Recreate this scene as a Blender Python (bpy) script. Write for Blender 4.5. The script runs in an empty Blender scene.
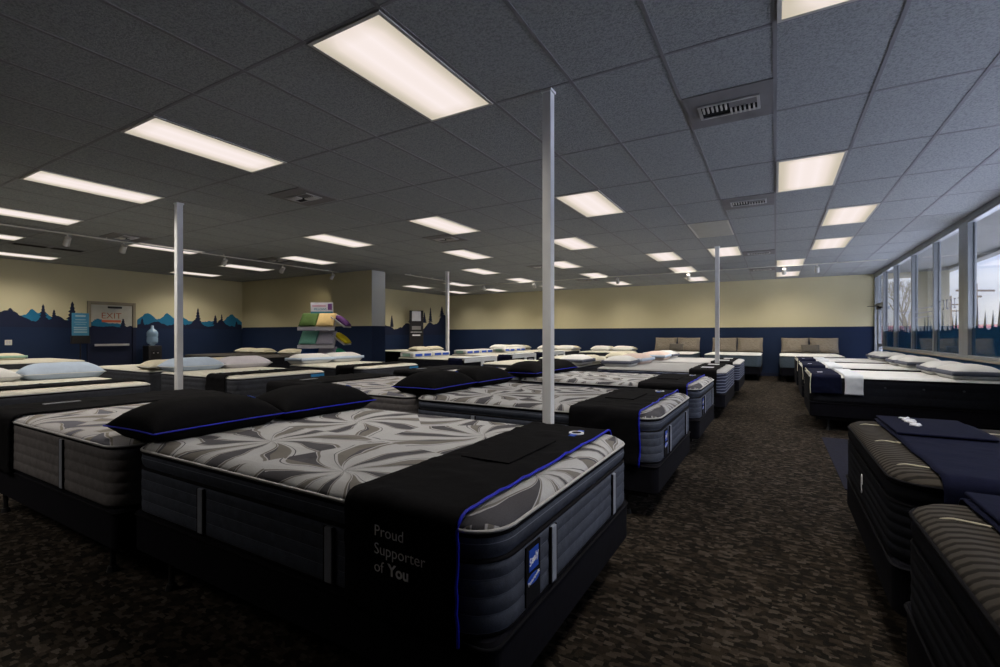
import bpy, bmesh, math, random
from mathutils import Vector, Matrix, noise
R = math.radians
PI = math.pi
random.seed(7)
C = bpy.context.scene.collection
ROOM_H = 3.048
CAM_H = 1.293
TW, TL = 0.6096, 1.2192          # ceiling tile
TX, TY = -0.005, 3.085           # ceiling grid origin

# ------------------------------------------------------------------ materials
def new_mat(name):
    m = bpy.data.materials.new(name); m.use_nodes = True
    nt = m.node_tree; nt.nodes.clear()
    out = nt.nodes.new('ShaderNodeOutputMaterial')
    return m, nt, out
def N(nt, t, **kw):
    n = nt.nodes.new(t)
    for k, v in kw.items():
        if k in ('inp',):
            for a, b in v.items(): n.inputs[a].default_value = b
        else: setattr(n, k, v)
    return n
def L(nt, a, b): nt.links.new(a, b)
def rgba(c): return (c[0], c[1], c[2], 1.0)
def principled(nt, out, color, rough=0.8, spec=0.3, metal=0.0):
    p = N(nt, 'ShaderNodeBsdfPrincipled')
    p.inputs['Base Color'].default_value = rgba(color)
    p.inputs['Roughness'].default_value = rough
    p.inputs['Specular IOR Level'].default_value = spec
    p.inputs['Metallic'].default_value = metal
    L(nt, p.outputs[0], out.inputs[0])
    return p
def obj_coord(nt, scale=(1, 1, 1)):
    tc = N(nt, 'ShaderNodeTexCoord'); mp = N(nt, 'ShaderNodeMapping')
    mp.inputs['Scale'].default_value = scale
    L(nt, tc.outputs['Object'], mp.inputs['Vector'])
    return mp.outputs[0]
def ramp(nt, fac, stops, interp='LINEAR'):
    r = N(nt, 'ShaderNodeValToRGB'); r.color_ramp.interpolation = interp
    e = r.color_ramp.elements
    while len(e) > 1: e.remove(e[-1])
    e[0].position = stops[0][0]; e[0].color = rgba(stops[0][1])
    for p, c in stops[1:]:
        q = e.new(p); q.color = rgba(c)
    L(nt, fac, r.inputs[0])
    return r.outputs[0]
def bump(nt, p, height, strength=0.3, dist=0.01):
    b = N(nt, 'ShaderNodeBump'); b.inputs['Strength'].default_value = strength
    b.inputs['Distance'].default_value = dist
    L(nt, height, b.inputs['Height']); L(nt, b.outputs[0], p.inputs['Normal'])
def math_(nt, op, a, b=None, c=None):
    m = N(nt, 'ShaderNodeMath', operation=op)
    for i, v in enumerate((a, b, c)):
        if v is None: continue
        if isinstance(v, (int, float)): m.inputs[i].default_value = v
        else: L(nt, v, m.inputs[i])
    return m.outputs[0]

def plain(name, color, rough=0.7, spec=0.3, metal=0.0, var=0.06, scale=6.0):
    m, nt, out = new_mat(name)
    p = principled(nt, out, color, rough, spec, metal)
    n = N(nt, 'ShaderNodeTexNoise', inp={'Scale': scale, 'Detail': 3.0})
    L(nt, obj_coord(nt), n.inputs['Vector'])
    lo = tuple(max(0, c * (1 - var)) for c in color); hi = tuple(min(1, c * (1 + var)) for c in color)
    L(nt, ramp(nt, n.outputs[0], [(0.3, lo), (0.7, hi)]), p.inputs['Base Color'])
    return m
def fabric(name, color, var=0.25, rough=0.9, weave=350.0, quilt=None, bstr=0.25, spec=0.1):
    m, nt, out = new_mat(name)
    p = principled(nt, out, color, rough, spec)
    v = obj_coord(nt)
    n = N(nt, 'ShaderNodeTexNoise', inp={'Scale': weave, 'Detail': 2.0}); L(nt, v, n.inputs['Vector'])
    n2 = N(nt, 'ShaderNodeTexNoise', inp={'Scale': 28.0, 'Detail': 4.0}); L(nt, v, n2.inputs['Vector'])
    s = math_(nt, 'ADD', math_(nt, 'MULTIPLY', n.outputs[0], 0.6), math_(nt, 'MULTIPLY', n2.outputs[0], 0.4))
    lo = tuple(c * (1 - var) for c in color); hi = tuple(min(1, c * (1 + var)) for c in color)
    L(nt, ramp(nt, s, [(0.35, lo), (0.65, hi)]), p.inputs['Base Color'])
    h = n2.outputs[0]
    if quilt:
        vo = N(nt, 'ShaderNodeTexVoronoi', inp={'Scale': quilt}); L(nt, v, vo.inputs['Vector'])
        h = math_(nt, 'ADD', math_(nt, 'MULTIPLY', vo.outputs['Distance'], -1.2), math_(nt, 'MULTIPLY', h, .25))
        bump(nt, p, h, 0.6, 0.02)
    else:
        bump(nt, p, h, bstr, 0.004)
    return m
def leaf_mat(name, dark, mid, light, cell=1.45, petals=9.0):
    m, nt, out = new_mat(name)
    p = principled(nt, out, light, 0.85, 0.15)
    tc = N(nt, 'ShaderNodeTexCoord')
    nz = N(nt, 'ShaderNodeTexNoise', inp={'Scale': 3.2, 'Detail': 1.0}); L(nt, tc.outputs['Object'], nz.inputs['Vector'])
    mp = N(nt, 'ShaderNodeMapping'); mp.inputs['Scale'].default_value = (cell, cell, 0.0)
    L(nt, tc.outputs['Object'], mp.inputs['Vector'])
    vo = N(nt, 'ShaderNodeTexVoronoi', voronoi_dimensions='2D', inp={'Scale': 1.0, 'Randomness': 0.7}); L(nt, mp.outputs[0], vo.inputs['Vector'])
    sub = N(nt, 'ShaderNodeVectorMath', operation='SUBTRACT'); L(nt, mp.outputs[0], sub.inputs[0]); L(nt, vo.outputs['Position'], sub.inputs[1])
    sx = N(nt, 'ShaderNodeSeparateXYZ'); L(nt, sub.outputs[0], sx.inputs[0])
    ang = math_(nt, 'ARCTAN2', sx.outputs[1], sx.outputs[0])
    ln = N(nt, 'ShaderNodeVectorMath', operation='LENGTH'); L(nt, sub.outputs[0], ln.inputs[0])
    r = ln.outputs['Value']
    swirl = math_(nt, 'MULTIPLY', r, 7.0)
    nn = math_(nt, 'MULTIPLY', nz.outputs[0], 6.5)
    ph = math_(nt, 'ADD', math_(nt, 'ADD', math_(nt, 'MULTIPLY', ang, petals), swirl), nn)
    s = math_(nt, 'SINE', ph)
    # petals taper: threshold grows at both ends
    rr = math_(nt, 'ABSOLUTE', math_(nt, 'SUBTRACT', r, 0.42))
    s2 = math_(nt, 'SUBTRACT', s, math_(nt, 'MULTIPLY', rr, 2.6))
    s3 = math_(nt, 'MULTIPLY_ADD', s2, 0.35, 0.55)
    alt = math_(nt, 'SINE', math_(nt, 'MULTIPLY', ph, 0.5))
    col = ramp(nt, s3, [(0.0, light), (0.40, light), (0.43, mid), (0.53, mid), (0.545, light), (0.575, light), (0.59, dark), (1.0, dark)])
    col2 = ramp(nt, s3, [(0.0, light), (0.36, light), (0.38, dark), (0.42, dark), (0.44, light), (0.60, light), (0.62, mid), (1.0, mid)])
    mx = N(nt, 'ShaderNodeMix', data_type='RGBA')
    L(nt, math_(nt, 'GREATER_THAN', alt, 0.35), mx.inputs[0]); L(nt, col, mx.inputs[6]); L(nt, col2, mx.inputs[7])
    fine = N(nt, 'ShaderNodeTexNoise', inp={'Scale': 260.0, 'Detail': 1.0}); L(nt, tc.outputs['Object'], fine.inputs['Vector'])
    mm = N(nt, 'ShaderNodeMix', data_type='RGBA', blend_type='MULTIPLY'); mm.inputs[0].default_value = 0.35
    L(nt, mx.outputs[2], mm.inputs[6]); L(nt, ramp(nt, fine.outputs[0], [(0.35, (.6, .6, .6)), (0.6, (1, 1, 1))]), mm.inputs[7])
    L(nt, mm.outputs[2], p.inputs['Base Color'])
    tuft = N(nt, 'ShaderNodeTexVoronoi', voronoi_dimensions='2D', inp={'Scale': 3.6, 'Randomness': 0.25}); L(nt, tc.outputs['Object'], tuft.inputs['Vector'])
    h = math_(nt, 'ADD', math_(nt, 'MULTIPLY', math_(nt, 'POWER', tuft.outputs['Distance'], 0.6), 2.2), math_(nt, 'MULTIPLY', s, 0.12))
    bump(nt, p, h, 0.85, 0.02)
    return m

def stripes_mat(name, a, b, scale, axis=1, tilt=0.0, width=0.5):
    m, nt, out = new_mat(name)
    p = principled(nt, out, a, 0.85, 0.15)
    tc = N(nt, 'ShaderNodeTexCoord'); sx = N(nt, 'ShaderNodeSeparateXYZ'); L(nt, tc.outputs['Object'], sx.inputs[0])
    n = N(nt, 'ShaderNodeTexNoise', inp={'Scale': 5.0}); L(nt, tc.outputs['Object'], n.inputs['Vector'])
    v = math_(nt, 'ADD', math_(nt, 'MULTIPLY', sx.outputs[axis], scale), math_(nt, 'MULTIPLY', n.outputs[0], tilt))
    f = math_(nt, 'FRACT', v)
    L(nt, ramp(nt, f, [(0.0, a), (width, a), (min(.99, width + .12), b), (0.95, b), (1.0, a)]), p.inputs['Base Color'])
    bump(nt, p, math_(nt, 'PINGPONG', v, 0.5), 0.5, 0.015)
    return m

M = {}
M['leaf'] = leaf_mat('leaf_knit', (.070, .069, .078), (.165, .155, .142), (.42, .425, .435))
M['leaf_pale'] = leaf_mat('leaf_knit_pale', (.15, .15, .18), (.26, .24, .20), (.50, .49, .50))
def stitched(name, color, z0, ch, line):
    m = fabric(name, color, .3); nt = m.node_tree
    p = [n for n in nt.nodes if n.type == 'BSDF_PRINCIPLED'][0]
    src = p.inputs['Base Color'].links[0].from_socket
    tc = N(nt, 'ShaderNodeTexCoord'); sx = N(nt, 'ShaderNodeSeparateXYZ'); L(nt, tc.outputs['Object'], sx.inputs[0])
    f = math_(nt, 'FRACT', math_(nt, 'DIVIDE', math_(nt, 'SUBTRACT', sx.outputs[2], z0), ch))
    on = math_(nt, 'LESS_THAN', f, .045)
    mx = N(nt, 'ShaderNodeMix', data_type='RGBA'); L(nt, on, mx.inputs[0]); L(nt, src, mx.inputs[6]); mx.inputs[7].default_value = rgba(line)
    L(nt, mx.outputs[2], p.inputs['Base Color'])
    return m
M['heather'] = stitched('heather_grey_border', (.060, .069, .094), .402, .05325, (.17, .19, .24))
M['charcoal'] = fabric('charcoal_border', (.035, .036, .042), .3)
M['brown_border'] = fabric('taupe_grey_border', (.13, .122, .125), .3)
M['black_cloth'] = fabric('black_cloth', (.0055, .0055, .0065), .3, bstr=.5, spec=.06)
M['navy_cloth'] = fabric('navy_cloth', (.0045, .006, .020), .25, bstr=.4, spec=.08)
M['black_tape'] = fabric('black_tape', (.006, .006, .008), .2)
M['white_piping'] = fabric('white_piping', (.42, .42, .42), .1)
M['strap'] = fabric('strap_grey', (.24, .26, .31), .12)
M['foundation'] = fabric('foundation_black', (.0045, .0045, .0075), .3)
M['blue_piping'] = plain('blue_piping', (.006, .012, .42), .5)
M['logo_blue'] = plain('logo_blue', (.02, .08, .50), .5)
M['logo_white'] = plain('logo_white', (.75, .76, .8), .6)
M['print_white'] = plain('print_white', (.85, .85, .88), .7)
M['cream_top'] = fabric('cream_quilted_top', (.60, .58, .50), .06, quilt=9.0)
M['white_top'] = fabric('white_quilted_top', (.66, .66, .64), .05, quilt=7.0)
M['grey_top'] = fabric('grey_knit_top', (.40, .40, .40), .06, quilt=5.0)
M['dark_side'] = fabric('slate_side', (.045, .048, .058), .25)
M['black_side'] = fabric('black_side', (.010, .011, .015), .3)
M['navy_side'] = stripes_mat('navy_striped_side', (.025, .03, .06), (.16, .18, .24), 22.0, 2, 1.2, .62)
M['teal_side'] = fabric('teal_grey_side', (.068, .092, .118), .15)
M['dark_stripe_top'] = stripes_mat('taupe_striped_top', (.042, .037, .031), (.016, .014, .0125), 24.0, 1, .4, .55)
M['brown_top'] = fabric('brown_top', (.055, .050, .045), .15)
M['p_white'] = fabric('pillow_white', (.68, .68, .66), .05)
M['p_blue'] = fabric('pillow_pale_blue', (.46, .55, .68), .06)
M['p_lilac'] = fabric('pillow_lilac', (.60, .57, .62), .06)
M['p_cream'] = fabric('pillow_cream', (.62, .58, .45), .06)
M['p_pink'] = fabric('pillow_pink', (.62, .50, .45), .06)
M['p_mint'] = fabric('pillow_mint', (.30, .46, .38), .06)
M['p_taupe'] = fabric('pillow_taupe', (.20, .175, .14), .12, quilt=20)
M['p_taupe_dark'] = fabric('pillow_dark_taupe', (.085, .078, .068), .12)
M['p_grey'] = fabric('pillow_band_grey', (.12, .13, .165), .12)
M['tag_blue'] = plain('tag_bright_blue', (.03, .22, .48), .5)
M['tag_grey'] = plain('tag_grey', (.24, .24, .27), .6)
M['steel'] = plain('frame_steel', (.03, .03, .032), .5, metal=.6)
M['post'] = plain('post_white_paint', (.78, .79, .80), .45, .4)
M['alu'] = plain('aluminium', (.30, .32, .34), .38, .5, .55)
M['sill'] = plain('sill_taupe', (.30, .28, .23), .6)
M['white_metal'] = plain('white_metal', (.55, .54, .50), .5)
M['dark_gap'] = plain('duct_dark', (.006, .006, .007), .9)
M['panel_grey'] = plain('vent_panel_grey', (.20, .195, .20), .7)
M['off_lens'] = plain('unlit_lens', (.34, .35, .33), .35, .5)
M['tbar'] = plain('ceiling_tee', (.22, .22, .235), .6)
M['white_cloth'] = fabric('white_cloth', (.62, .65, .68), .05, bstr=.4)
M['beige_ext'] = plain('exterior_beige', (.17, .165, .145), .85)
M['wood_pole'] = plain('pole_wood', (.05, .038, .04), .9)
M['asphalt'] = plain('asphalt', (.38, .38, .40), .9, var=.2)
M['bark'] = plain('bark', (.08, .07, .065), .9)
M['roof_red'] = plain('roof_red', (.20, .09, .09), .8)
M['ext_white'] = plain('exterior_white', (.20, .19, .20), .8)
M['hill'] = plain('hill_blue', (.10, .12, .17), 1.0)
M['tree_light'] = plain('mural_light_blue', (.012, .14, .27), .85)
M['tree_navy'] = plain('mural_navy', (.008, .013, .040), .85)
M['door_white'] = plain('door_paint', (.42, .42, .38), .6)
M['door_frame'] = plain('door_frame_taupe', (.26, .23, .17), .6)
M['exit_red'] = plain('exit_red', (.28, .05, .02), .6)
M['orange'] = plain('orange_bar', (.55, .12, .05), .6)
M['silver'] = plain('silver', (.45, .45, .46), .35, .5, .4)
M['cooler'] = plain('cooler_black', (.012, .012, .014), .4, .5)
M['tower'] = plain('tower_black', (.012, .011, .014), .5)
M['sheet_blue'] = plain('sheet_blue', (.05, .22, .38), .6)
M['sheet_print'] = plain('sheet_print', (.30, .45, .55), .6)
M['paper'] = plain('paper', (.45, .45, .50), .7)
M['mat_navy'] = fabric('floor_mat_navy', (.012, .013, .024), .3)
M['r_green'] = fabric('green', (.06, .10, .03), .1)
M['r_tan'] = fabric('tan', (.55, .40, .18), .1)
M['r_purple'] = fabric('purple', (.12, .05, .16), .1)
M['r_teal'] = fabric('teal', (.16, .38, .30), .1)
M['r_grey'] = fabric('soft_grey', (.36, .35, .42), .1)
M['r_yellow'] = fabric('yellow', (.55, .45, .02), .1)
M['r_blue'] = fabric('deep_blue', (.015, .06, .20), .1)
M['r_emerald'] = fabric('emerald', (.03, .28, .14), .1)
M['sign_teal'] = plain('sign_teal', (.03, .16, .22), .6)
M['sign_red'] = plain('sign_red', (.35, .05, .10), .6)

def bottle_mat():
    m, nt, out = new_mat('bottle_plastic')
    p = principled(nt, out, (.30, .45, .62), .12, .6)
    p.inputs['Alpha'].default_value = 0.65
    return m
M['bottle'] = bottle_mat()

def schlick(nt, f0=.04):
    g = N(nt, 'ShaderNodeNewGeometry'); d = N(nt, 'ShaderNodeVectorMath', operation='DOT_PRODUCT')
    L(nt, g.outputs['Incoming'], d.inputs[0]); L(nt, g.outputs['Normal'], d.inputs[1])
    c = math_(nt, 'SUBTRACT', 1.0, math_(nt, 'ABSOLUTE', d.outputs['Value']))
    return math_(nt, 'ADD', math_(nt, 'MULTIPLY', math_(nt, 'POWER', c, 5.0), 1 - f0), f0)
def glass_mat():
    m, nt, out = new_mat('window_glass')
    t = N(nt, 'ShaderNodeBsdfTransparent'); t.inputs[0].default_value = (.90, .93, .94, 1)
    g = N(nt, 'ShaderNodeBsdfGlossy'); g.inputs['Roughness'].default_value = 0.0
    fr = schlick(nt)
    mx = N(nt, 'ShaderNodeMixShader')
    L(nt, fr, mx.inputs[0]); L(nt, t.outputs[0], mx.inputs[1]); L(nt, g.outputs[0], mx.inputs[2])
    L(nt, mx.outputs[0], out.inputs[0])
    return m
M['glass'] = glass_mat()
def film_mat():
    m, nt, out = new_mat('window_film')
    d = N(nt, 'ShaderNodeBsdfDiffuse'); d.inputs[0].default_value = (.008, .055, .11, 1)
    tl = N(nt, 'ShaderNodeBsdfTranslucent'); tl.inputs[0].default_value = (.010, .095, .17, 1)
    g = N(nt, 'ShaderNodeBsdfGlossy'); g.inputs['Roughness'].default_value = 0.04
    m1 = N(nt, 'ShaderNodeMixShader'); m1.inputs[0].default_value = .45
    L(nt, d.outputs[0], m1.inputs[1]); L(nt, tl.outputs[0], m1.inputs[2])
    m2 = N(nt, 'ShaderNodeMixShader'); L(nt, schlick(nt), m2.inputs[0]); L(nt, m1.outputs[0], m2.inputs[1]); L(nt, g.outputs[0], m2.inputs[2])
    L(nt, m2.outputs[0], out.inputs[0])
    return m
M['film'] = film_mat()

def diffuser_mat():
    m, nt, out = new_mat('lit_diffuser')
    tc = N(nt, 'ShaderNodeTexCoord'); sx = N(nt, 'ShaderNodeSeparateXYZ'); L(nt, tc.outputs['Object'], sx.inputs[0])
    # two tubes behind the lens: brighter bands along its length
    def band(c, w):
        d = math_(nt, 'ABSOLUTE', math_(nt, 'SUBTRACT', sx.outputs[0], c))
        return math_(nt, 'POWER', math_(nt, 'MAXIMUM', math_(nt, 'SUBTRACT', 1.0, math_(nt, 'DIVIDE', d, w)), 0.0), 1.4)
    b = math_(nt, 'MINIMUM', math_(nt, 'ADD', band(-.075, .17), band(.085, .17)), 1.0)
    endf = math_(nt, 'MULTIPLY', math_(nt, 'SUBTRACT', 0.62, math_(nt, 'ABSOLUTE', sx.outputs[1])), 6.0)
    b = math_(nt, 'MULTIPLY', b, math_(nt, 'MINIMUM', math_(nt, 'MAXIMUM', endf, 0.45), 1.0))
    col = ramp(nt, b, [(0.0, (.62, .55, .44)), (0.35, (.86, .75, .68)), (1.0, (.97, .86, .83))])
    em = N(nt, 'ShaderNodeEmission'); L(nt, col, em.inputs[0]); em.inputs[1].default_value = LENS
    L(nt, em.outputs[0], out.inputs[0])
    return m
LENS = 1.0
M['lens'] = diffuser_mat()

def ceiling_mat():
    m, nt, out = new_mat('acoustic_tile')
    p = principled(nt, out, (.3, .3, .31), .95, .05)
    v = obj_coord(nt)
    n = N(nt, 'ShaderNodeTexNoise', inp={'Scale': 70.0, 'Detail': 3.0, 'Roughness': .7}); L(nt, v, n.inputs['Vector'])
    n2 = N(nt, 'ShaderNodeTexNoise', inp={'Scale': .6, 'Detail': 1.0}); L(nt, v, n2.inputs['Vector'])
    c = ramp(nt, n.outputs[0], [(0.36, (.25, .265, .275)), (0.52, (.355, .375, .385)), (0.7, (.41, .43, .44))])
    L(nt, c, p.inputs['Base Color'])
    bump(nt, p, n.outputs[0], .6, .006)
    return m
M['ceiling'] = ceiling_mat()

def carpet_mat():
    m, nt, out = new_mat('carpet')
    p = principled(nt, out, (.05, .04, .03), .97, .05)
    vo = N(nt, 'ShaderNodeTexVoronoi', distance='CHEBYCHEV', inp={'Scale': 1.0, 'Randomness': .9})
    L(nt, obj_coord(nt, (30, 46, 1)), vo.inputs['Vector'])
    sx = N(nt, 'ShaderNodeSeparateColor'); L(nt, vo.outputs['Color'], sx.inputs[0])
    big = N(nt, 'ShaderNodeTexNoise', inp={'Scale': 5.0, 'Detail': 2.0}); L(nt, obj_coord(nt, (1.0, .5, 1)), big.inputs['Vector'])
    f = math_(nt, 'ADD', math_(nt, 'MULTIPLY', sx.outputs[0], .75), math_(nt, 'MULTIPLY', big.outputs[0], .25))
    c = ramp(nt, f, [(0.0, (.006, .0055, .005)), (.35, (.014, .012, .010)), (.55, (.026, .020, .015)), (.72, (.044, .035, .027)), (.9, (.080, .068, .056))], 'LINEAR')
    fine = N(nt, 'ShaderNodeTexNoise', inp={'Scale': 300.0, 'Detail': 1.0}); L(nt, obj_coord(nt), fine.inputs['Vector'])
    mm = N(nt, 'ShaderNodeMix', data_type='RGBA', blend_type='MULTIPLY'); mm.inputs[0].default_value = .6
    L(nt, c, mm.inputs[6]); L(nt, ramp(nt, fine.outputs[0], [(.3, (.45, .45, .45)), (.65, (1, 1, 1))]), mm.inputs[7])
    L(nt, mm.outputs[2], p.inputs['Base Color'])
    bump(nt, p, fine.outputs[0], .6, .006)
    return m
M['carpet'] = carpet_mat()

def wall_mat(name, zline, upper=(.56, .515, .34), lower=(.010, .022, .062)):
    m, nt, out = new_mat(name)
    p = principled(nt, out, upper, .75, .2)
    g = N(nt, 'ShaderNodeNewGeometry'); sx = N(nt, 'ShaderNodeSeparateXYZ'); L(nt, g.outputs['Position'], sx.inputs[0])
    n = N(nt, 'ShaderNodeTexNoise', inp={'Scale': 1.5, 'Detail': 3.0}); L(nt, g.outputs['Position'], n.inputs['Vector'])
    up = ramp(nt, n.outputs[0], [(.3, tuple(c * .95 for c in upper)), (.7, upper)])
    dn = ramp(nt, n.outputs[0], [(.3, tuple(c * .85 for c in lower)), (.7, lower)])
    mx = N(nt, 'ShaderNodeMix', data_type='RGBA')
    L(nt, math_(nt, 'GREATER_THAN', sx.outputs[2], zline), mx.inputs[0]); L(nt, dn, mx.inputs[6]); L(nt, up, mx.inputs[7])
    L(nt, mx.outputs[2], p.inputs['Base Color'])
    return m
M['wall'] = wall_mat('wall_cream_over_navy', 1.54)
M['wall_mural'] = wall_mat('wall_cream_over_mural', 1.50)
M['wall_pier'] = wall_mat('pier_lit_over_navy', 1.54, (.55, .56, .54))  # paler than the cream wall: window light put into the colour
M['wall_blue'] = wall_mat('wall_bright_blue', 5.0, lower=(.015, .085, .22))

# ------------------------------------------------------------------ mesh helpers
def obj(name, bm, mat, parent=None, smooth=False, loc=None, recalc=True):
    if recalc: bmesh.ops.recalc_face_normals(bm, faces=bm.faces[:])
    me = bpy.data.meshes.new(name); bm.to_mesh(me); bm.free()
    if smooth:
        for f in me.polygons: f.use_smooth = True
    me.materials.append(mat)
    o = bpy.data.objects.new(name, me); C.objects.link(o)
    if parent: o.parent = parent
    if loc: o.location = loc
    return o
def tag(o, label, cat=None, group=None, kind=None):
    if label: o['label'] = label
    if cat: o['category'] = cat
    if group: o['group'] = group
    if kind: o['kind'] = kind
    return o
def empty(name, loc=(0, 0, 0), rz=0.0):
    o = bpy.data.objects.new(name, None); C.objects.link(o)
    o.location = loc; o.rotation_euler = (0, 0, rz); o.empty_display_size = .1
    return o
def dup(root, loc=None, rz=None):
    def cp(o, parent):
        c = o.copy(); C.objects.link(c)
        if parent: c.parent = parent
        for ch in list(o.children): cp(ch, c)
        return c
    r = cp(root, None)
    for k in ('label', 'group', 'category'):
        if k in r and k == 'label': del r[k]
    if loc is not None: r.location = loc
    if rz is not None: r.rotation_euler = (0, 0, rz)
    return r
def box(bm, x0, x1, y0, y1, z0, z1, bev=0.0):
    m = Matrix.Translation(((x0 + x1) / 2, (y0 + y1) / 2, (z0 + z1) / 2)) @ Matrix.Diagonal((abs(x1 - x0), abs(y1 - y0), abs(z1 - z0), 1))
    r = bmesh.ops.create_cube(bm, size=1.0, matrix=m)
    if bev > 0:
        es = list({e for v in r['verts'] for e in v.link_edges})
        bmesh.ops.bevel(bm, geom=es, offset=bev, segments=2, affect='EDGES', profile=.5)
def boxes(name, lst, mat, parent=None, bev=0.0, loc=None):
    bm = bmesh.new()
    for b in lst: box(bm, *b, bev=bev)
    return obj(name, bm, mat, parent, loc=loc)
def cyl(bm, p0, p1, r0, r1=None, n=16, cap=True):
    r1 = r0 if r1 is None else r1
    p0 = Vector(p0); p1 = Vector(p1); d = p1 - p0
    m = Matrix.Translation((p0 + p1) / 2) @ d.to_track_quat('Z', 'Y').to_matrix().to_4x4()
    bmesh.ops.create_cone(bm, cap_ends=cap, segments=n, radius1=r0, radius2=r1, depth=d.length, matrix=m)
def tube(bm, pts, r, n=6, closed=False):
    pts = [Vector(p) for p in pts]; k = len(pts); rings = []
    for i, p in enumerate(pts):
        if closed: t = pts[(i + 1) % k] - pts[i - 1]
        else: t = pts[min(i + 1, k - 1)] - pts[max(i - 1, 0)]
        t.normalize()
        a = Vector((0, 0, 1)) if abs(t.z) < .9 else Vector((0, 1, 0))
        u = t.cross(a).normalized(); v = t.cross(u).normalized()
        rings.append([bm.verts.new(p + r * (math.cos(2 * PI * j / n) * u + math.sin(2 * PI * j / n) * v)) for j in range(n)])
    for i in range(k if closed else k - 1):
        A = rings[i]; B = rings[(i + 1) % k]
        for j in range(n): bm.faces.new((A[j], A[(j + 1) % n], B[(j + 1) % n], B[j]))
    if not closed:
        bm.faces.new(rings[0][::-1]); bm.faces.new(rings[-1])
def rrect(hx, hy, r, seg=6, sub=5):
    pts = []
    for (cx, cy, a0) in ((hx - r, hy - r, 0), (-hx + r, hy - r, 90), (-hx + r, -hy + r, 180), (hx - r, -hy + r, 270)):
        for i in range(seg + 1):
            a = R(a0 + 90 * i / seg); pts.append((cx + r * math.cos(a), cy + r * math.sin(a)))
    out = []
    k = len(pts)
    for i in range(k):
        a = pts[i]; b = pts[(i + 1) % k]; out.append(a)
        if math.hypot(a[0] - b[0], a[1] - b[1]) > .25:
            for s in range(1, sub): out.append((a[0] + (b[0] - a[0]) * s / sub, a[1] + (b[1] - a[1]) * s / sub))
    return out
def loft(bm, hx, hy, r, prof, cap0=True, cap1=True, seg=6, sub=5):
    rings = []
    for z, ins in prof:
        rr = max(r - ins * .6, .02)
        rings.append([bm.verts.new((x, y, z)) for x, y in rrect(hx - ins, hy - ins, rr, seg, sub)])
    n = len(rings[0])
    for A, B in zip(rings, rings[1:]):
        for j in range(n): bm.faces.new((A[j], A[(j + 1) % n], B[(j + 1) % n], B[j]))
    if cap0: bm.faces.new(rings[0][::-1])
    if cap1: bm.faces.new(rings[-1])
def poly(bm, pts, thick):
    """closed outline given as 3D points, extruded by vector thick"""
    vs = [bm.verts.new(p) for p in pts]
    f = bm.faces.new(vs)
    r = bmesh.ops.extrude_face_region(bm, geom=[f])
    for v in r['geom']:
        if isinstance(v, bmesh.types.BMVert): v.co += Vector(thick)
def text_obj(name, s, size, mat, parent, mtx, extrude=.0006, bold=0.0, align='LEFT', space=1.0, shear=0.0):
    cu = bpy.data.curves.new(name, 'FONT'); cu.body = s; cu.size = size; cu.extrude = extrude; cu.offset = bold
    cu.align_x = align; cu.space_line = space; cu.shear = shear; cu.resolution_u = 3
    t = bpy.data.objects.new('tmp_text', cu); C.objects.link(t)
    bpy.context.view_layer.update()
    me = bpy.data.meshes.new_from_object(t.evaluated_get(bpy.context.evaluated_depsgraph_get()))
    me.name = name
    bpy.data.objects.remove(t); bpy.data.curves.remove(cu)
    me.materials.clear(); me.materials.append(mat)
    o = bpy.data.objects.new(name, me); C.objects.link(o)
    if parent: o.parent = parent
    o.matrix_local = mtx
    return o
def frame_mtx(origin, xdir, ydir):
    x = Vector(xdir).normalized(); y = Vector(ydir).normalized(); z = x.cross(y)
    m = Matrix((x, y, z)).transposed().to_4x4(); m.translation = Vector(origin)
    return m

# ------------------------------------------------------------------ bed pieces (local: foot at +X, head at -X, origin on the floor)
QL, QW = 2.03, 1.47
AL = 2.19
Z0, Z1, ZT = .18, .39, .745
def make_frame(L_=QL, W_=QW):
    t = empty('bed_frame')
    hx, hy = L_ / 2 - .08, W_ / 2 - .08
    for s in (-1, 1): boxes('side_rail', [(-hx, hx, s * hy - .015, s * hy + .015, .14, .18)], M['steel'], t)
    for x in (-hx * .7, 0, hx * .7): boxes('cross_bar', [(x - .015, x + .015, -hy + .015, hy - .015, .145, .175)], M['steel'], t)
    for sx in (-1, 1):
        for sy in (-1, 1):
            bm = bmesh.new(); x, y = sx * hx * .85, sy * hy
            cyl(bm, (x, y, .03), (x, y, .14), .014, n=8); cyl(bm, (x, y, 0), (x, y, .03), .028, .022, n=12)
            obj('leg', bm, M['steel'], t)
    return t
def make_foundation(L_=QL, W_=QW, mat='foundation'):
    t = empty('box_spring')
    bm = bmesh.new()
    loft(bm, L_ / 2 - .004, W_ / 2 - .004, .05, [(Z0, .012), (Z0 + .012, 0), (Z1 - .02, 0), (Z1 - .004, .01), (Z1 - .004, .03)])
    obj('cover', bm, M[mat], t, smooth=False)
    bm = bmesh.new(); tube(bm, [(x, y, Z1 - .018) for x, y in rrect(L_ / 2 - .002, W_ / 2 - .002, .05)], .006, 6, True)
    obj('edge_piping', bm, M['black_tape'], t, smooth=True)
    return t
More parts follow.
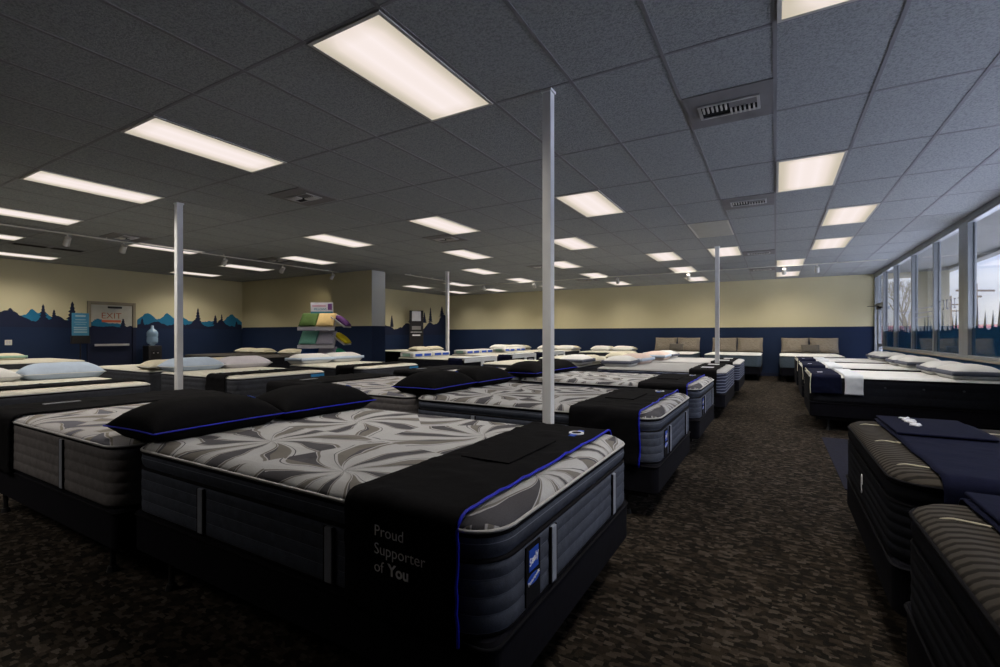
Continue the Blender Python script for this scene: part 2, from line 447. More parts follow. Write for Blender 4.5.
def make_mattress(L_=QL, W_=QW, top='leaf', side='heather', pillowtop=True, piping='white_piping', straps=True, buttons=False, zt=ZT, r=.13, label=True, channels=4):
    t = empty('mattress')
    hx, hy = L_ / 2, W_ / 2
    z0 = Z1; zs = zt - .13 if pillowtop else zt - .045
    prof = [(z0, .03), (z0 + .008, .012)]
    ch = (zs - z0 - .012) / channels
    for i in range(channels):
        a = z0 + .012 + i * ch
        prof += [(a, .0026), (a + ch * .08, .001), (a + ch * .5, 0), (a + ch * .92, .001)]
    prof += [(zs - .002, .009)]
    if pillowtop:
        prof += [(zs + .006, .014), (zs + .02, .004), (zs + .045, 0), (zs + .068, .003), (zs + .084, .012)]
    zp = zs + (.084 if pillowtop else .004)
    prof += [(zp, .03)]
    bm = bmesh.new(); loft(bm, hx, hy, r, prof)
    obj('side_border', bm, M[side], t, smooth=True)
    bm = bmesh.new()
    loft(bm, hx, hy, r, [(zp - .002, .02), (zp + .002, .006), (zp + .012, .004), (zp + .024, .014), (zt - .008, .035), (zt - .001, .07), (zt, .11)])
    obj('top_panel', bm, M[top], t, smooth=True)
    tapes = [(zs, .007)] if pillowtop else []
    tapes += [(z0 + .006, .010), (zp - .004, .006)]
    for z, ins in tapes:
        bm = bmesh.new(); tube(bm, [(x, y, z) for x, y in rrect(hx - ins, hy - ins, r - ins * .6)], .0085, 6, True)
        obj('edge_tape', bm, M['black_tape'], t, smooth=True)
    bm = bmesh.new(); tube(bm, [(x, y, zp + .008) for x, y in rrect(hx - .001, hy - .001, r)], .006, 6, True)
    obj('piping', bm, M[piping], t, smooth=True)
    if straps:
        def strap(cx, cy, ax):
            bm = bmesh.new()
            for w, th, in ((.02, .010),):
                if ax == 'x': box(bm, cx - w, cx + w, cy - th, cy + th, z0 + .015, zs - .01, .004)
                else: box(bm, cx - th, cx + th, cy - w, cy + w, z0 + .015, zs - .01, .004)
            h = obj('handle_strap', bm, M['strap'], t)
            bm = bmesh.new()
            for s in (-1, 1):
                if ax == 'x': box(bm, cx + s * .022 - .005, cx + s * .022 + .005, cy - .008, cy + .008, z0 + .015, zs - .01)
                else: box(bm, cx - .008, cx + .008, cy + s * .022 - .005, cy + s * .022 + .005, z0 + .015, zs - .01)
            obj('strap_binding', bm, M['black_tape'], h)
        for x in (-.43, .41):
            for s in (-1, 1): strap(x, s * hy, 'x')
        for y in (-.32, .42): strap(hx, y, 'y')
    if buttons:
        for s in (-1, 1):
            for x in (-.55, -.18, .2, .55):
                for z in (z0 + .22,):
                    bm = bmesh.new(); cyl(bm, (x, s * (hy - .004), z), (x, s * (hy + .008), z), .014, .008, 12)
                    obj('button', bm, M['dark_side'], t)
    if label:
        y0 = -hy + .20; zl = zs - .012
        b = boxes('brand_label', [(hx - .006, hx + .0045, y0, y0 + .105, z0 + .02, zl)], M['black_tape'], t)
        H = zl - z0
        boxes('label_patch', [(hx + .0045, hx + .0065, y0 + .018, y0 + .087, zl - .085, zl - .015)], M['logo_blue'], b)
        text_obj('printed_name', 'Sealy', .034, M['logo_white'], b, frame_mtx((hx + .0068, y0 + .0525, zl - .06), (0, .97, .243), (0, -.243, .97)), bold=.0008, align='CENTER', shear=.2)
        bm = bmesh.new(); cyl(bm, (hx + .0045, y0 + .0525, zl - .115), (hx + .0063, y0 + .0525, zl - .115), .045, n=20)
        for v in bm.verts: v.co.z = zl - .115 + (v.co.z - (zl - .115)) * .38
        obj('label_oval', bm, M['logo_blue'], b)
        text_obj('printed_series', 'Posturepedic', .016, M['logo_white'], b, frame_mtx((hx + .0068, y0 + .0525, zl - .119), (0, .97, .243), (0, -.243, .97)), bold=.0004, align='CENTER')
    return t
def drape_fn(W_, hn, hf, zt, g=.016, rc=.05):
    """returns P(s) for s in 0..1 across the bed: near hem z=hn, far hem z=hf"""
    hy = W_ / 2 + g; zt = zt + .010
    segs = [zt - rc - hn, rc * PI / 2, 2 * (hy - rc), rc * PI / 2, zt - rc - hf]
    tot = sum(segs)
    def P(s):
        d = s * tot
        if d <= segs[0]: return (-hy, hn + d), (-1, 0)
        d -= segs[0]
        if d <= segs[1]:
            a = d / rc; return (-hy + rc - rc * math.cos(a), zt - rc + rc * math.sin(a)), (-math.cos(a), math.sin(a))
        d -= segs[1]
        if d <= segs[2]: return (-hy + rc + d, zt), (0, 1)
        d -= segs[2]
        if d <= segs[3]:
            a = d / rc; return (hy - rc + rc * math.sin(a), zt - rc + rc * math.cos(a)), (math.sin(a), math.cos(a))
        d -= segs[3]
        return (hy, zt - rc - d), (1, 0)
    return P, tot
def make_blanket(xa, xb, W_=QW, zt=ZT, hn=.36, hf=.36, mat='black_cloth', edge=None, name='foot_blanket', seed=0, wr=.018, r=.0055):
    t = empty(name)
    P, tot = drape_fn(W_, hn, hf, zt)
    ns = 110; nx = 16
    def pt(s, u, extra=0.0):
        (y, z), (ny, nz) = P(s)
        x = xa + (xb - xa) * u
        x += .012 * noise.noise(Vector((s * 9, seed * 3.1 + (0 if u < .5 else 7), 0)))
        w = noise.noise(Vector((x * 5 + y * 4, s * 14 + seed, x * 6))) * .6 + noise.noise(Vector((x * 14, s * 34 + seed * 2, 0))) * .4
        amp = wr * (1.0 + .9 * abs(ny)) if abs(ny) > .3 else wr
        # hem flare
        k = max(0, w) * amp + extra + .001
        return Vector((x, y + ny * k, z + nz * k))
    bm = bmesh.new(); grid = []
    for i in range(ns + 1):
        grid.append([bm.verts.new(pt(i / ns, j / nx)) for j in range(nx + 1)])
    for i in range(ns):
        for j in range(nx): bm.faces.new((grid[i][j], grid[i][j + 1], grid[i + 1][j + 1], grid[i + 1][j]))
    c = obj('cloth', bm, M[mat], t, smooth=True)
    so = c.modifiers.new('thickness', 'SOLIDIFY'); so.thickness = .006; so.offset = 0
    if edge:
        bm = bmesh.new(); tube(bm, [pt(i / ns, 1.0, .003) for i in range(ns + 1)], r, 6)
        obj('edge_piping', bm, M[edge], t, smooth=True)
    return t, pt

def make_pillow(lx=.50, ly=.76, h=.17, mat='p_white', piping=None, band=None, name='pillow', corner=.05, under=.3, seed=0):
    """lies on z=0, long side along Y"""
    nu, nv = 16, 24
    t = empty(name) if (piping or band) else None
    bm = bmesh.new(); rings = {}
    zc = h * under
    def P(u, v, side):
        x = lx / 2 * u * (1 - corner * (1 - v * v)); y = ly / 2 * v * (1 - corner * .8 * (1 - u * u))
        q = max(0.0, (1 - abs(u) ** 3.2) * (1 - abs(v) ** 4.0))
        nzv = noise.noise(Vector((u * 1.7 + seed, v * 2.3, seed))) * .08
        if side > 0: z = zc + (h - zc) * (q ** .62) * (1 + nzv * (1 if q > .05 else 0))
        else: z = zc - zc * min(1.0, 2.2 * q ** .7)
        return Vector((x, y, z))
    def gsp(i, n):
        a = -1 + 2 * i / n
        return math.sin(a * PI / 2) * .55 + a * .45
    top = [[None] * (nv + 1) for _ in range(nu + 1)]; bot = [[None] * (nv + 1) for _ in range(nu + 1)]
    for i in range(nu + 1):
        for j in range(nv + 1):
            u, v = gsp(i, nu), gsp(j, nv)
            top[i][j] = bm.verts.new(P(u, v, 1))
            bot[i][j] = top[i][j] if i in (0, nu) or j in (0, nv) else bm.verts.new(P(u, v, -1))
    for i in range(nu):
        for j in range(nv):
            bm.faces.new((top[i][j], top[i + 1][j], top[i + 1][j + 1], top[i][j + 1]))
            bm.faces.new((bot[i][j], bot[i][j + 1], bot[i + 1][j + 1], bot[i + 1][j]))
    ov = obj('pillow_cover' if t else name, bm, M[mat], t, smooth=True)
    rim = [P(gsp(i, nu), -1, 1) for i in range(nu + 1)] + [P(1, gsp(j, nv), 1) for j in range(1, nv + 1)] + \
          [P(gsp(i, nu), 1, 1) for i in range(nu - 1, -1, -1)] + [P(-1, gsp(j, nv), 1) for j in range(nv - 1, 0, -1)]
    if piping:
        bm = bmesh.new(); tube(bm, rim, .0042, 6, True); obj('edge_piping', bm, M[piping], t, smooth=True)
    if band:
        bm = bmesh.new()
        k = len(rim); cols = []
        for p in rim:
            d = Vector((p.x, p.y, 0)).normalized() * .006
            cols.append([bm.verts.new(Vector((p.x, p.y, p.z)) + d + Vector((0, 0, -.026))), bm.verts.new(Vector((p.x, p.y, p.z)) + d * 1.6), bm.verts.new(Vector((p.x, p.y, p.z)) + d + Vector((0, 0, .030)))])
        for i in range(k):
            A, B = cols[i], cols[(i + 1) % k]
            for q in range(2): bm.faces.new((A[q], A[q + 1], B[q + 1], B[q]))
        o = obj('side_band', bm, M[band], t, smooth=True)
        so = o.modifiers.new('thickness', 'SOLIDIFY'); so.thickness = .008
    return (t or ov), P
def black_pillow():
    t, P = make_pillow(.50, .745, .19, 'black_cloth', 'blue_piping', seed=3)
    p = P(.30, .74, 1); p2 = P(.42, .74, 1); p3 = P(.30, .82, 1)
    n = (p2 - p).cross(p3 - p).normalized()
    if n.z < 0: n = -n
    bm = bmesh.new(); cyl(bm, p - n * .001, p + n * .003, .024, n=20)
    d = obj('logo_patch', bm, M['logo_blue'], t)
    bm = bmesh.new(); cyl(bm, p + n * .003, p + n * .0042, .017, n=20)
    obj('logo_mark', bm, M['logo_white'], d)
    return t

# ------------------------------------------------------------------ setting
def struct(name, bm, mat, parent=None):
    o = obj(name, bm, mat, parent)
    if not parent: o['kind'] = 'structure'
    return o
XL, XR, YF, YB = -15.3, 2.45, -4.0, 17.2
bm = bmesh.new(); box(bm, XL - .15, XR + .15, YF - .15, YB + .15, -.1, 0); struct('floor', bm, M['carpet'])
bm = bmesh.new(); box(bm, XL - .15, XR + .15, YF - .15, YB + .15, ROOM_H, ROOM_H + .12); struct('ceiling', bm, M['ceiling'])
bm = bmesh.new(); box(bm, XL - .15, XL, YF, 9.3, 0, ROOM_H); wl = struct('wall_left', bm, M['wall_mural'])
bm = bmesh.new(); box(bm, XL - .15, -9.41, 9.3, 9.8, 0, ROOM_H); struct('wall_middle', bm, M['wall'])
bm = bmesh.new(); box(bm, -9.41, -9.395, 9.3, 9.8, 0, ROOM_H); struct('wall_pier', bm, M['wall_pier'])  # thin cap on the wall end, carrying the painted-in window light
bm = bmesh.new(); box(bm, -12.85, -12.7, 9.8, YB, 0, ROOM_H); wr_ = struct('wall_recess', bm, M['wall_mural'])
bm = bmesh.new(); box(bm, -12.85, XR + .15, YB, YB + .15, 0, ROOM_H); struct('wall_back', bm, M['wall'])
bm = bmesh.new(); box(bm, XL - .15, XR + .15, YF - .15, YF, 0, ROOM_H); struct('wall_front', bm, M['wall'])
bm = bmesh.new(); box(bm, XR, XR + .15, YF, 15.9, 0, .92); box(bm, XR, XR + .15, YF, 1.6, .92, 2.99); struct('wall_right', bm, M['wall_blue'])
bm = bmesh.new(); box(bm, XR - .03, XR + .15, 1.6, 15.9, .92, .95, .005); struct('trim_1', bm, M['sill'])
bm = bmesh.new(); box(bm, XR - .01, XR + .15, YF, YB, 2.985, ROOM_H); struct('trim_3', bm, M['alu'])
bm = bmesh.new()
for a, b in ((-9.4, XR),):
    box(bm, -12.7, XR, YB - .015, YB, 0, .10)
box(bm, XL, -9.4, 9.28 - .015, 9.28, 0, .10)
struct('baseboard_back', bm, M['tree_navy'])
bm = bmesh.new(); box(bm, XL, XL + .015, YF, 5.15, 0, .10); box(bm, XL, XL + .015, 6.25, 9.28, 0, .10); struct('baseboard_left', bm, M['tree_navy'])
# ceiling grid
bm = bmesh.new()
i = -26
while TX + i * TW < XR:
    x = TX + i * TW
    if x > XL: box(bm, x - .012, x + .012, YF, YB, ROOM_H - .0035, ROOM_H)
    i += 1
j = -6
while TY + j * TL < YB:
    y = TY + j * TL
    if y > YF: box(bm, XL, XR, y - .011, y + .011, ROOM_H - .0025, ROOM_H)
    j += 1
struct('trim_2', bm, M['tbar'])

# mural silhouettes
def ridge(y0, y1, base, amp, step, seed, peaks=()):
    rnd = random.Random(seed); pts = []; y = y0
    while y < y1:
        pts.append((y, base + amp * noise.noise(Vector((y * 1.1, seed, 0))) + rnd.uniform(-.025, .03)))
        y += rnd.uniform(step * .5, step * 1.3)
    pts.append((y1, base))
    out = []
    ps = sorted(peaks); 
    for (yy, zz) in pts:
        while ps and ps[0][0] < yy:
            py, ph, pw = ps.pop(0)
            n = 4
            for k in range(n):
                f = k / n
                out += [(py - pw * (1 - f), zz + ph * f * .9), (py - pw * (1 - f) * .55, zz + ph * (f + .06))]
            out.append((py, zz + ph * 1.05))
            for k in range(n - 1, -1, -1):
                f = k / n
                out += [(py + pw * (1 - f) * .55, zz + ph * (f + .06)), (py + pw * (1 - f), zz + ph * f * .9)]
        out.append((yy, zz))
    # keep monotone in y
    res = []; last = -1e9
    for a, b in out:
        if a > last + .002: res.append((a, b)); last = a
    return res
def mural(name, x, y0, y1, z0, pts, thick, mat, parent, flip=False):
    bm = bmesh.new()
    lst = [(x, y0, z0)] + [(x, a, b) for a, b in pts] + [(x, y1, z0)]
    # strips to stay planar and robust
    for (a, b) in zip(pts, pts[1:]):
        q = [(x, a[0], z0), (x, b[0], z0), (x, b[0], b[1]), (x, a[0], a[1])]
        vs = [bm.verts.new(p) for p in q]; vs2 = [bm.verts.new((p[0] + thick, p[1], p[2])) for p in q]
        bm.faces.new(vs2); bm.faces.new(vs[::-1])
        for k in range(4): bm.faces.new((vs[k], vs[(k + 1) % 4], vs2[(k + 1) % 4], vs2[k]))
    return obj(name, bm, M[mat], parent)
def fine_ridge(y0, y1, fn, seed, amp=.05, step=.035):
    rnd = random.Random(seed); pts = []; y = y0
    while y < y1:
        z = fn(y) + amp * noise.noise(Vector((y * 3.1, seed, 0))) + amp * .5 * noise.noise(Vector((y * 9, seed, 2))) + rnd.uniform(-.012, .016)
        pts.append((y, z)); y += rnd.uniform(step * .6, step * 1.4)
    pts.append((y1, fn(y1)))
    return pts
def conifer(name, x, y, z0, h, w, mat, parent, seed=0, thick=.007):
    rnd = random.Random(seed); n = 6; rt = []; lf = []
    for q in range(n):
        f = q / n; ww = w * (1 - f) ** 1.0 + .012
        rt += [(y + ww * rnd.uniform(.85, 1.1), z0 + h * f), (y + ww * .45, z0 + h * (f + .10))]
        lf += [(y - ww * rnd.uniform(.85, 1.1), z0 + h * f), (y - ww * .45, z0 + h * (f + .10))]
    rt.append((y, z0 + h))
    pts = [(x, a, b) for a, b in rt] + [(x, a, b) for a, b in lf[::-1]]
    bm = bmesh.new(); poly(bm, pts, (thick, 0, 0))
    return obj(name, bm, M[mat], parent)
import math as _m
def bumps(base, lst):
    return lambda y: base + sum(h * _m.exp(-((y - c) / w) ** 2) for c, w, h in lst)
# light blue tree masses, then the navy ones in front of them, then single conifers
light = fine_ridge(3.95, 5.13, bumps(1.72, [(4.15, .10, .16), (4.35, .10, .12), (4.75, .07, -.12), (5.0, .12, .10)]), 3, .06)
mural('painted_light_trees', XL, 3.95, 5.13, 1.48, light, .003, 'tree_light', wl)
mural('painted_light_trees', XL, 6.30, 9.28, 1.48, fine_ridge(6.30, 9.28, bumps(1.70, [(6.55, .18, .20), (7.05, .16, .22), (7.45, .14, .12), (8.25, .1, .05), (8.95, .22, .24)]), 5, .06), .003, 'tree_light', wl)
mural('painted_navy_trees', XL, -4, 5.13, 1.48, fine_ridge(-4, 5.13, bumps(1.60, [(3.75, .28, .26), (3.0, .3, .1), (1.5, .5, .2), (4.35, .08, .10), (4.62, .15, .16), (4.9, .1, .08)]), 11, .04), .006, 'tree_navy', wl)
mural('painted_navy_trees', XL, 6.30, 9.28, 1.48, fine_ridge(6.30, 9.28, bumps(1.58, [(6.8, .15, .10), (7.35, .12, .10), (7.85, .16, .18), (8.6, .15, .20), (9.2, .1, .06)]), 13, .05), .006, 'tree_navy', wl)
for q, (y, z, h, w_) in enumerate(((3.78, 1.80, .12, .10), (4.35, 1.62, .42, .09), (4.55, 1.62, .30, .07), (4.90, 1.62, .52, .13), (5.08, 1.60, .26, .06),
        (6.42, 1.56, .2, .06), (7.36, 1.58, .36, .09), (7.90, 1.62, .50, .11), (8.42, 1.62, .30, .10), (8.62, 1.62, .34, .05), (9.1, 1.58, .16, .06))):
    conifer('painted_conifer', XL, y, z, h, w_, 'tree_navy', wl, q)
mural('painted_light_trees', -12.7, 9.8, 13.2, 1.3, fine_ridge(9.8, 13.2, bumps(1.58, [(10.6, .35, .22), (11.6, .3, .26)]), 22, .08), .003, 'tree_light', wr_)
mural('painted_navy_trees', -12.7, 9.8, 17.19, 1.3, fine_ridge(9.8, 17.19, bumps(1.42, [(12.8, .3, .12)] + [(13.3, .5, .22), (14.6, .5, .35), (15.9, .35, .40), (16.9, .5, .80)]), 23, .10), .006, 'tree_navy', wr_)
for q, (y, z, h, w_) in enumerate(((12.9, 1.5, .5, .10), (13.6, 1.6, .45, .12), (14.7, 1.8, .25, .2), (15.55, 1.8, .45, .15), (15.95, 1.85, .62, .14), (16.75, 2.1, .45, .22))):
    conifer('painted_conifer', -12.7, y, z, h, w_, 'tree_navy', wr_, q + 20)

# exit door in the left wall
d = empty('door_1', (XL, 5.72, 0)); d['kind'] = 'structure'
boxes('door_frame', [(0, .06, -.53, -.46, 0, 2.17), (0, .06, .46, .53, 0, 2.17), (0, .06, -.46, .46, 2.09, 2.17)], M['door_frame'], d, .006)
boxes('painted_lower_frame', [(.0, .063, -.533, -.457, .005, 1.50), (.0, .063, .457, .533, .005, 1.50)], M['tree_navy'], d)
def door_leaf():
    leaf = boxes('door_leaf', [(.004, .035, -.455, .455, .01, 2.085)], M['door_white'], d, .003)
    bm = bmesh.new()
    pts = fine_ridge(-.455, .455, lambda y: 1.52, 31, .04)
    for (a, b) in zip(pts, pts[1:]):
        box(bm, .0352, .0385, a[0], b[0], .02, (a[1] + b[1]) / 2)
    obj('painted_navy_trees', bm, M['tree_navy'], leaf)
    conifer('painted_conifer', .0355, .24, 1.48, .26, .085, 'tree_navy', leaf, 3, .004)
    pts = fine_ridge(-.455, .2, bumps(1.60, [(-.3, .12, .12)]), 33, .04); bm = bmesh.new()
    for (a, b) in zip(pts, pts[1:]): box(bm, .0352, .0365, a[0], b[0], 1.3, (a[1] + b[1]) / 2)
    obj('painted_light_trees', bm, M['tree_light'], leaf)
    bar = boxes('push_bar', [(.075, .11, -.40, .36, 1.00, 1.06)], M['silver'], leaf, .01)
    boxes('bar_mount', [(.035, .08, -.38, -.33, 1.0, 1.06), (.035, .08, .30, .35, 1.0, 1.06)], M['steel'], bar)
    text_obj('painted_exit_text', 'EXIT', .22, M['exit_red'], leaf, frame_mtx((.037, -.02, 1.73), (0, 1, 0), (0, 0, 1)), extrude=.001, bold=-.002, align='CENTER')
    boxes('orange_stripe', [(.0355, .038, -.23, .19, 1.63, 1.69)], M['orange'], leaf)
    boxes('door_closer', [(.035, .08, -.1, .2, 2.0, 2.05)], M['steel'], leaf, .004)
door_leaf()

# right hand glazing
edges = [1.6, 3.2, 4.8, 6.4, 8.0, 9.72, 11.3, 12.88, 14.58, 15.9]
XG = XR + .05
wn = 0
for k, (a, b) in enumerate(zip(edges, edges[1:])):
    k += 4; wn += 1
    w = empty('window_%d' % wn, (XG, (a + b) / 2, .95)); w['kind'] = 'structure'
    hw = (b - a) / 2; H = 2.99 - .95
    pa = .17 if abs(a - 9.72) < .01 else .035; pb = .17 if abs(b - 9.72) < .01 else .035
    if abs(b - 9.72) < .01: pb = .20
    if abs(a - 9.72) < .01: pa = .20
    fr = boxes('window_frame', [(-.05, .05, -hw, -hw + pa, 0, H), (-.05, .05, hw - pb, hw, 0, H), (-.05, .05, -hw + pa, hw - pb, 0, .045), (-.05, .05, -hw + pa, hw - pb, H - .04, H)], M['alu'], w, .004)
    boxes('gasket', [(.012, .02, -hw + pa, -hw + pa + .02, .045, H - .04), (.012, .02, hw - pb - .02, hw - pb, .045, H - .04)], M['black_tape'], fr)
    boxes('glass', [(-.003, .003, -hw + pa - .01, hw - pb + .01, .04, H - .035)], M['glass'], w)
    y0, y1 = -hw + pa + .001, hw - pb - .001
    peaks = []; rnd = random.Random(50 + k); yy = y0 + .12
    while yy < y1 - .12:
        peaks.append((yy, rnd.choice([.10, .16, .24, .32]), .075)); yy += rnd.uniform(.16, .3)
    pts = [(min(max(p, y0), y1), q - .95) for p, q in ridge(y0, y1, 1.38, .03, .09, 60 + k, peaks)]
    mural('tree_film', -.007, y0, y1, .046, pts, .002, 'film', w)
    if k in (9, 10, 11):       # vinyl lettering seen from behind
        bm = bmesh.new()
        if k == 10:
            for row in range(3):
                y = y0 + .1
                while y < y1 - .1:
                    ww = rnd.uniform(.05, .13); box(bm, -.0065, -.0045, y, y + ww, .86 - row * .085, .875 - row * .085); y += ww + .035
        elif k == 9:
            y = y0 + .12
            for s in range(6):
                hgt = .16
                box(bm, -.0065, -.0045, y, y + .022, .78, .78 + hgt) if s % 2 == 0 else box(bm, -.0065, -.0045, y + .05, y + .072, .78, .78 + hgt)
                box(bm, -.0065, -.0045, y, y + .10, .78 + hgt - .02, .78 + hgt)
                if s in (1, 3, 4): box(bm, -.0065, -.0045, y, y + .10, .78, .80)
                y += .20
        else:
            y = y0 + .15
            while y < y1 - .2:
                ww = rnd.uniform(.05, .13); box(bm, -.0065, -.0045, y, y + ww, .84, .855); y += ww + .05
        obj('lettering', bm, M['tag_grey'], w)
# glass entrance door in the far right corner
w = empty('door_2', (XG, 16.53, 0)); w['kind'] = 'structure'
boxes('door_frame', [(-.05, .05, -.62, -.56, 0, 2.99), (-.05, .05, .60, .66, 0, 2.99), (-.05, .05, -.56, .60, 2.10, 2.17), (-.05, .05, -.56, .60, 2.93, 2.99), (-.05, .05, .2, .25, 0, 2.99)], M['alu'], w, .004)
lf = boxes('door_leaf', [(-.04, .03, -.55, -.47, .01, 2.09), (-.04, .03, .11, .19, .01, 2.09), (-.04, .03, -.47, .11, .01, .22), (-.04, .03, -.47, .11, 2.0, 2.09), (-.04, .03, -.47, .11, .98, 1.05)], M['alu'], w, .004)
boxes('glass', [(-.003, .003, -.48, .12, .21, 2.01)], M['glass'], lf)
boxes('glass', [(-.003, .003, -.57, .61, 2.16, 2.94)], M['glass'], w)
boxes('glass', [(-.003, .003, .24, .61, .0, 2.11)], M['glass'], w)
cl = boxes('door_closer', [(-.12, -.05, -.45, -.1, 1.98, 2.06)], M['steel'], lf, .006)
boxes('closer_arm', [(-.35, -.10, -.42, -.39, 2.06, 2.075)], M['steel'], cl)

# ------------------------------------------------------------------ ceiling fittings
lit = [(-4,-1),(-8,-1),(-12,-1),(-16,-1),(-20,-1),(-18,1),(-24,3),(-24,0),(-20,3),(-16,3),(-12,2),(-8,2),(-12,6),(-12,8),(-12,10),
       (-16,10),(-16,8),(-19,10),(-19,8),(-4,2),(-6,4),(-8,8),(-8,10),(-4,6),(-4,8),(-4,10),(-2,6),(0,8),(0,10),(0,2),(1,4),(1,6),(0,-1)]
weak = [(-10,4),(-8,6)]
behind = [(-8,-4),(-12,-4),(-16,-4)]  # unseen panels added to brighten the bed sides facing the camera
for q_, nm_ in zip(behind, ('nearest', 'middle', 'farthest')): pass
unlit = [(-2,4)]
where = {(-4,-1): 'large near ceiling light panel left of the tall white post', (-8,-1): 'second ceiling light panel left from the large near one',
 (-12,-1): 'third light panel in the front row, left of the near-left post top', (-16,-1): 'fourth light panel of the front row, cut by the left edge',
 (-20,-1): 'fifth and farthest light panel of the front row, tip at the left edge', (-18,1): 'light panel just behind the left post top, beside the track head',
 (-24,3): 'light panel close to the left wall, behind the left post', (-24,0): 'light panel close to the left wall above the mural, at the left edge',
 (-20,3): 'light panel crossed by a track head near the cream corner', (-16,3): 'light panel left of the one over the pillow rack, over the cream wall',
 (-12,2): 'light panel above and right of the pillow rack', (-8,2): 'light panel midway between pier and tall post, nearest there',
 (-12,6): 'light panel two behind the one over the pier gap', (-12,8): 'light panel left of the tall post with a track head at its right end',
 (-12,10): 'small far light panel just left of and behind the tall post', (-16,10): 'far light panel with a dark track head across it, by the back wall',
 (-16,8): 'upper of two light panels beside the thin far-left post', (-19,10): 'lower of two light panels beside the thin far-left post',
 (-19,8): 'light panel inside the recess right of the pier', (-4,2): 'light panel immediately right of the tall white post, largest there',
 (-6,4): 'second light panel right of the tall white post', (-8,8): 'fourth light panel right of the tall post, before the track',
 (-8,10): 'farthest light panel right of the tall post, behind a track head', (-4,6): 'largest of three light panels left of the far right post',
 (-4,8): 'middle of three light panels left of the far right post', (-4,10): 'smallest of three light panels left of the far right post',
 (-2,6): 'light panel crossed by the top of the far right post', (0,8): 'nearer of two stacked light panels by the back wall, right side',
 (0,10): 'farther of two stacked light panels by the back wall, right side', (0,2): 'squarish bright light panel beside the air vent, right side',
 (1,4): 'light panel one step nearer the windows behind the squarish one', (1,6): 'second light panel in the column nearest the windows',
 (0,-1): 'light panel cut off by the top edge, right of centre',
 (-10,4): 'dimmer light panel behind the midway one, half dark', (-8,6): 'dimmer light panel third right of the tall post', (-2,4): 'unlit grey light panel near the far right post'}
AREA = 15.0
def fixture_parts(t, lens):
    fr = .022
    boxes('panel_frame', [(-.293, -.293 + fr, -.598, .598, -.012, 0), (.293 - fr, .293, -.598, .598, -.012, 0), (-.293 + fr, .293 - fr, -.598, -.598 + fr, -.012, 0), (-.293 + fr, .293 - fr, .598 - fr, .598, -.012, 0)], M['white_metal'], t)
    boxes('light_lens', [(-.293 + fr, .293 - fr, -.598 + fr, .598 - fr, -.009, -.002)], M[lens], t)
def center(i, j): return (TX + (i + .5) * TW, TY + (j + .5) * TL, ROOM_H)
la = bpy.data.lights.new('fluorescent_tubes', 'AREA'); la.shape = 'RECTANGLE'; la.size = .52; la.size_y = 1.1
la.energy = AREA; la.color = (1.0, .92, .82); la.spread = R(125)
protoL = None
where.update({(-8,-4): 'added unseen ceiling light panel behind the camera, nearest', (-12,-4): 'added unseen ceiling light panel behind the camera, middle', (-16,-4): 'added unseen ceiling light panel behind the camera, farthest'})
for (i, j) in lit + weak + behind:
    if protoL is None:
        t = empty('ceiling_light', center(i, j)); fixture_parts(t, 'lens'); protoL = t
    else: t = dup(protoL, center(i, j))
    tag(t, where[(i, j)], 'ceiling light', 'fluorescent panels in the ceiling grid')
    lo = bpy.data.objects.new('tube_light', la); C.objects.link(lo); lo.parent = t; lo.location = (0, 0, -.016)
t = empty('ceiling_light', center(-2, 4)); fixture_parts(t, 'off_lens'); tag(t, where[(-2, 4)], 'ceiling light', 'fluorescent panels in the ceiling grid')

def make_vent():
    t = empty('air_vent')
    boxes('vent_panel', [(-.295, .295, -.295, .295, -.010, 0)], M['panel_grey'], t)
    boxes('duct_opening', [(-.19, .19, -.10, .10, -.0125, -.0098)], M['dark_gap'], t)
    boxes('vent_frame', [(-.21, .21, -.12, -.10, -.020, -.01), (-.21, .21, .10, .12, -.020, -.01), (-.21, -.19, -.10, .10, -.020, -.01), (.19, .21, -.10, .10, -.020, -.01)], M['silver'], t)
    for q in range(12):
        x = -.178 + q * .031
        y0 = -.098 if q < 6 else .006
        bm = bmesh.new(); box(bm, x, x + .012, y0, y0 + .092, -.030, -.012)
        obj('louvre', bm, M['white_metal'], t)
    boxes('blank_plate', [(.005, .19, -.10, -.004, -.018, -.0125)], M['panel_grey'], t)
    return t
V = make_vent()
vents = [(-1, 4.02, 'air vent in the ceiling nearest the camera, right of centre'), (-1, 7.03, 'second air vent, above the unlit light panel'), (-1, 11.5, 'third small air vent towards the back wall, right side'),
         (-1, 14.45, 'farthest air vent near the back wall track, right side'), (-9, 3.95, 'air vent between left and middle front light panels'), (-9, 6.95, 'air vent behind the midway light panel'),
         (-9, 11.05, 'small air vent just left of the tall post, far back'), (-9, 14.4, 'farthest small air vent right of the tall post'), (-17, 3.98, 'air vent above the panel with the left track head'), (-17, 6.95, 'air vent left of the light panel over the cream wall')]
for k, (i, y, lb) in enumerate(vents):
    p = (TX + (i + .5) * TW, y, ROOM_H)
    if k == 0: t = V; t.location = p
    else: t = dup(V, p)
    tag(t, lb, 'air vent', 'square ceiling air vents')
# dark linear slots near the left wall
for k, (px, y0, lb) in enumerate(((-12.55, 2.78, 'dark ceiling slot at the far left, nearer one'), (-12.55, 3.34, 'dark ceiling slot behind the nearer one, left side'))):
    t = empty('slot_vent', (px, y0 + .6, ROOM_H))
    boxes('slot_frame', [(-.15, .15, -.27, .27, -.012, 0)], M['tbar'], t)
    boxes('slot_opening', [(-.11, .11, -.24, .24, -.0145, -.0118)], M['dark_gap'], t)
    tag(t, lb, 'vent', 'dark linear ceiling slots')

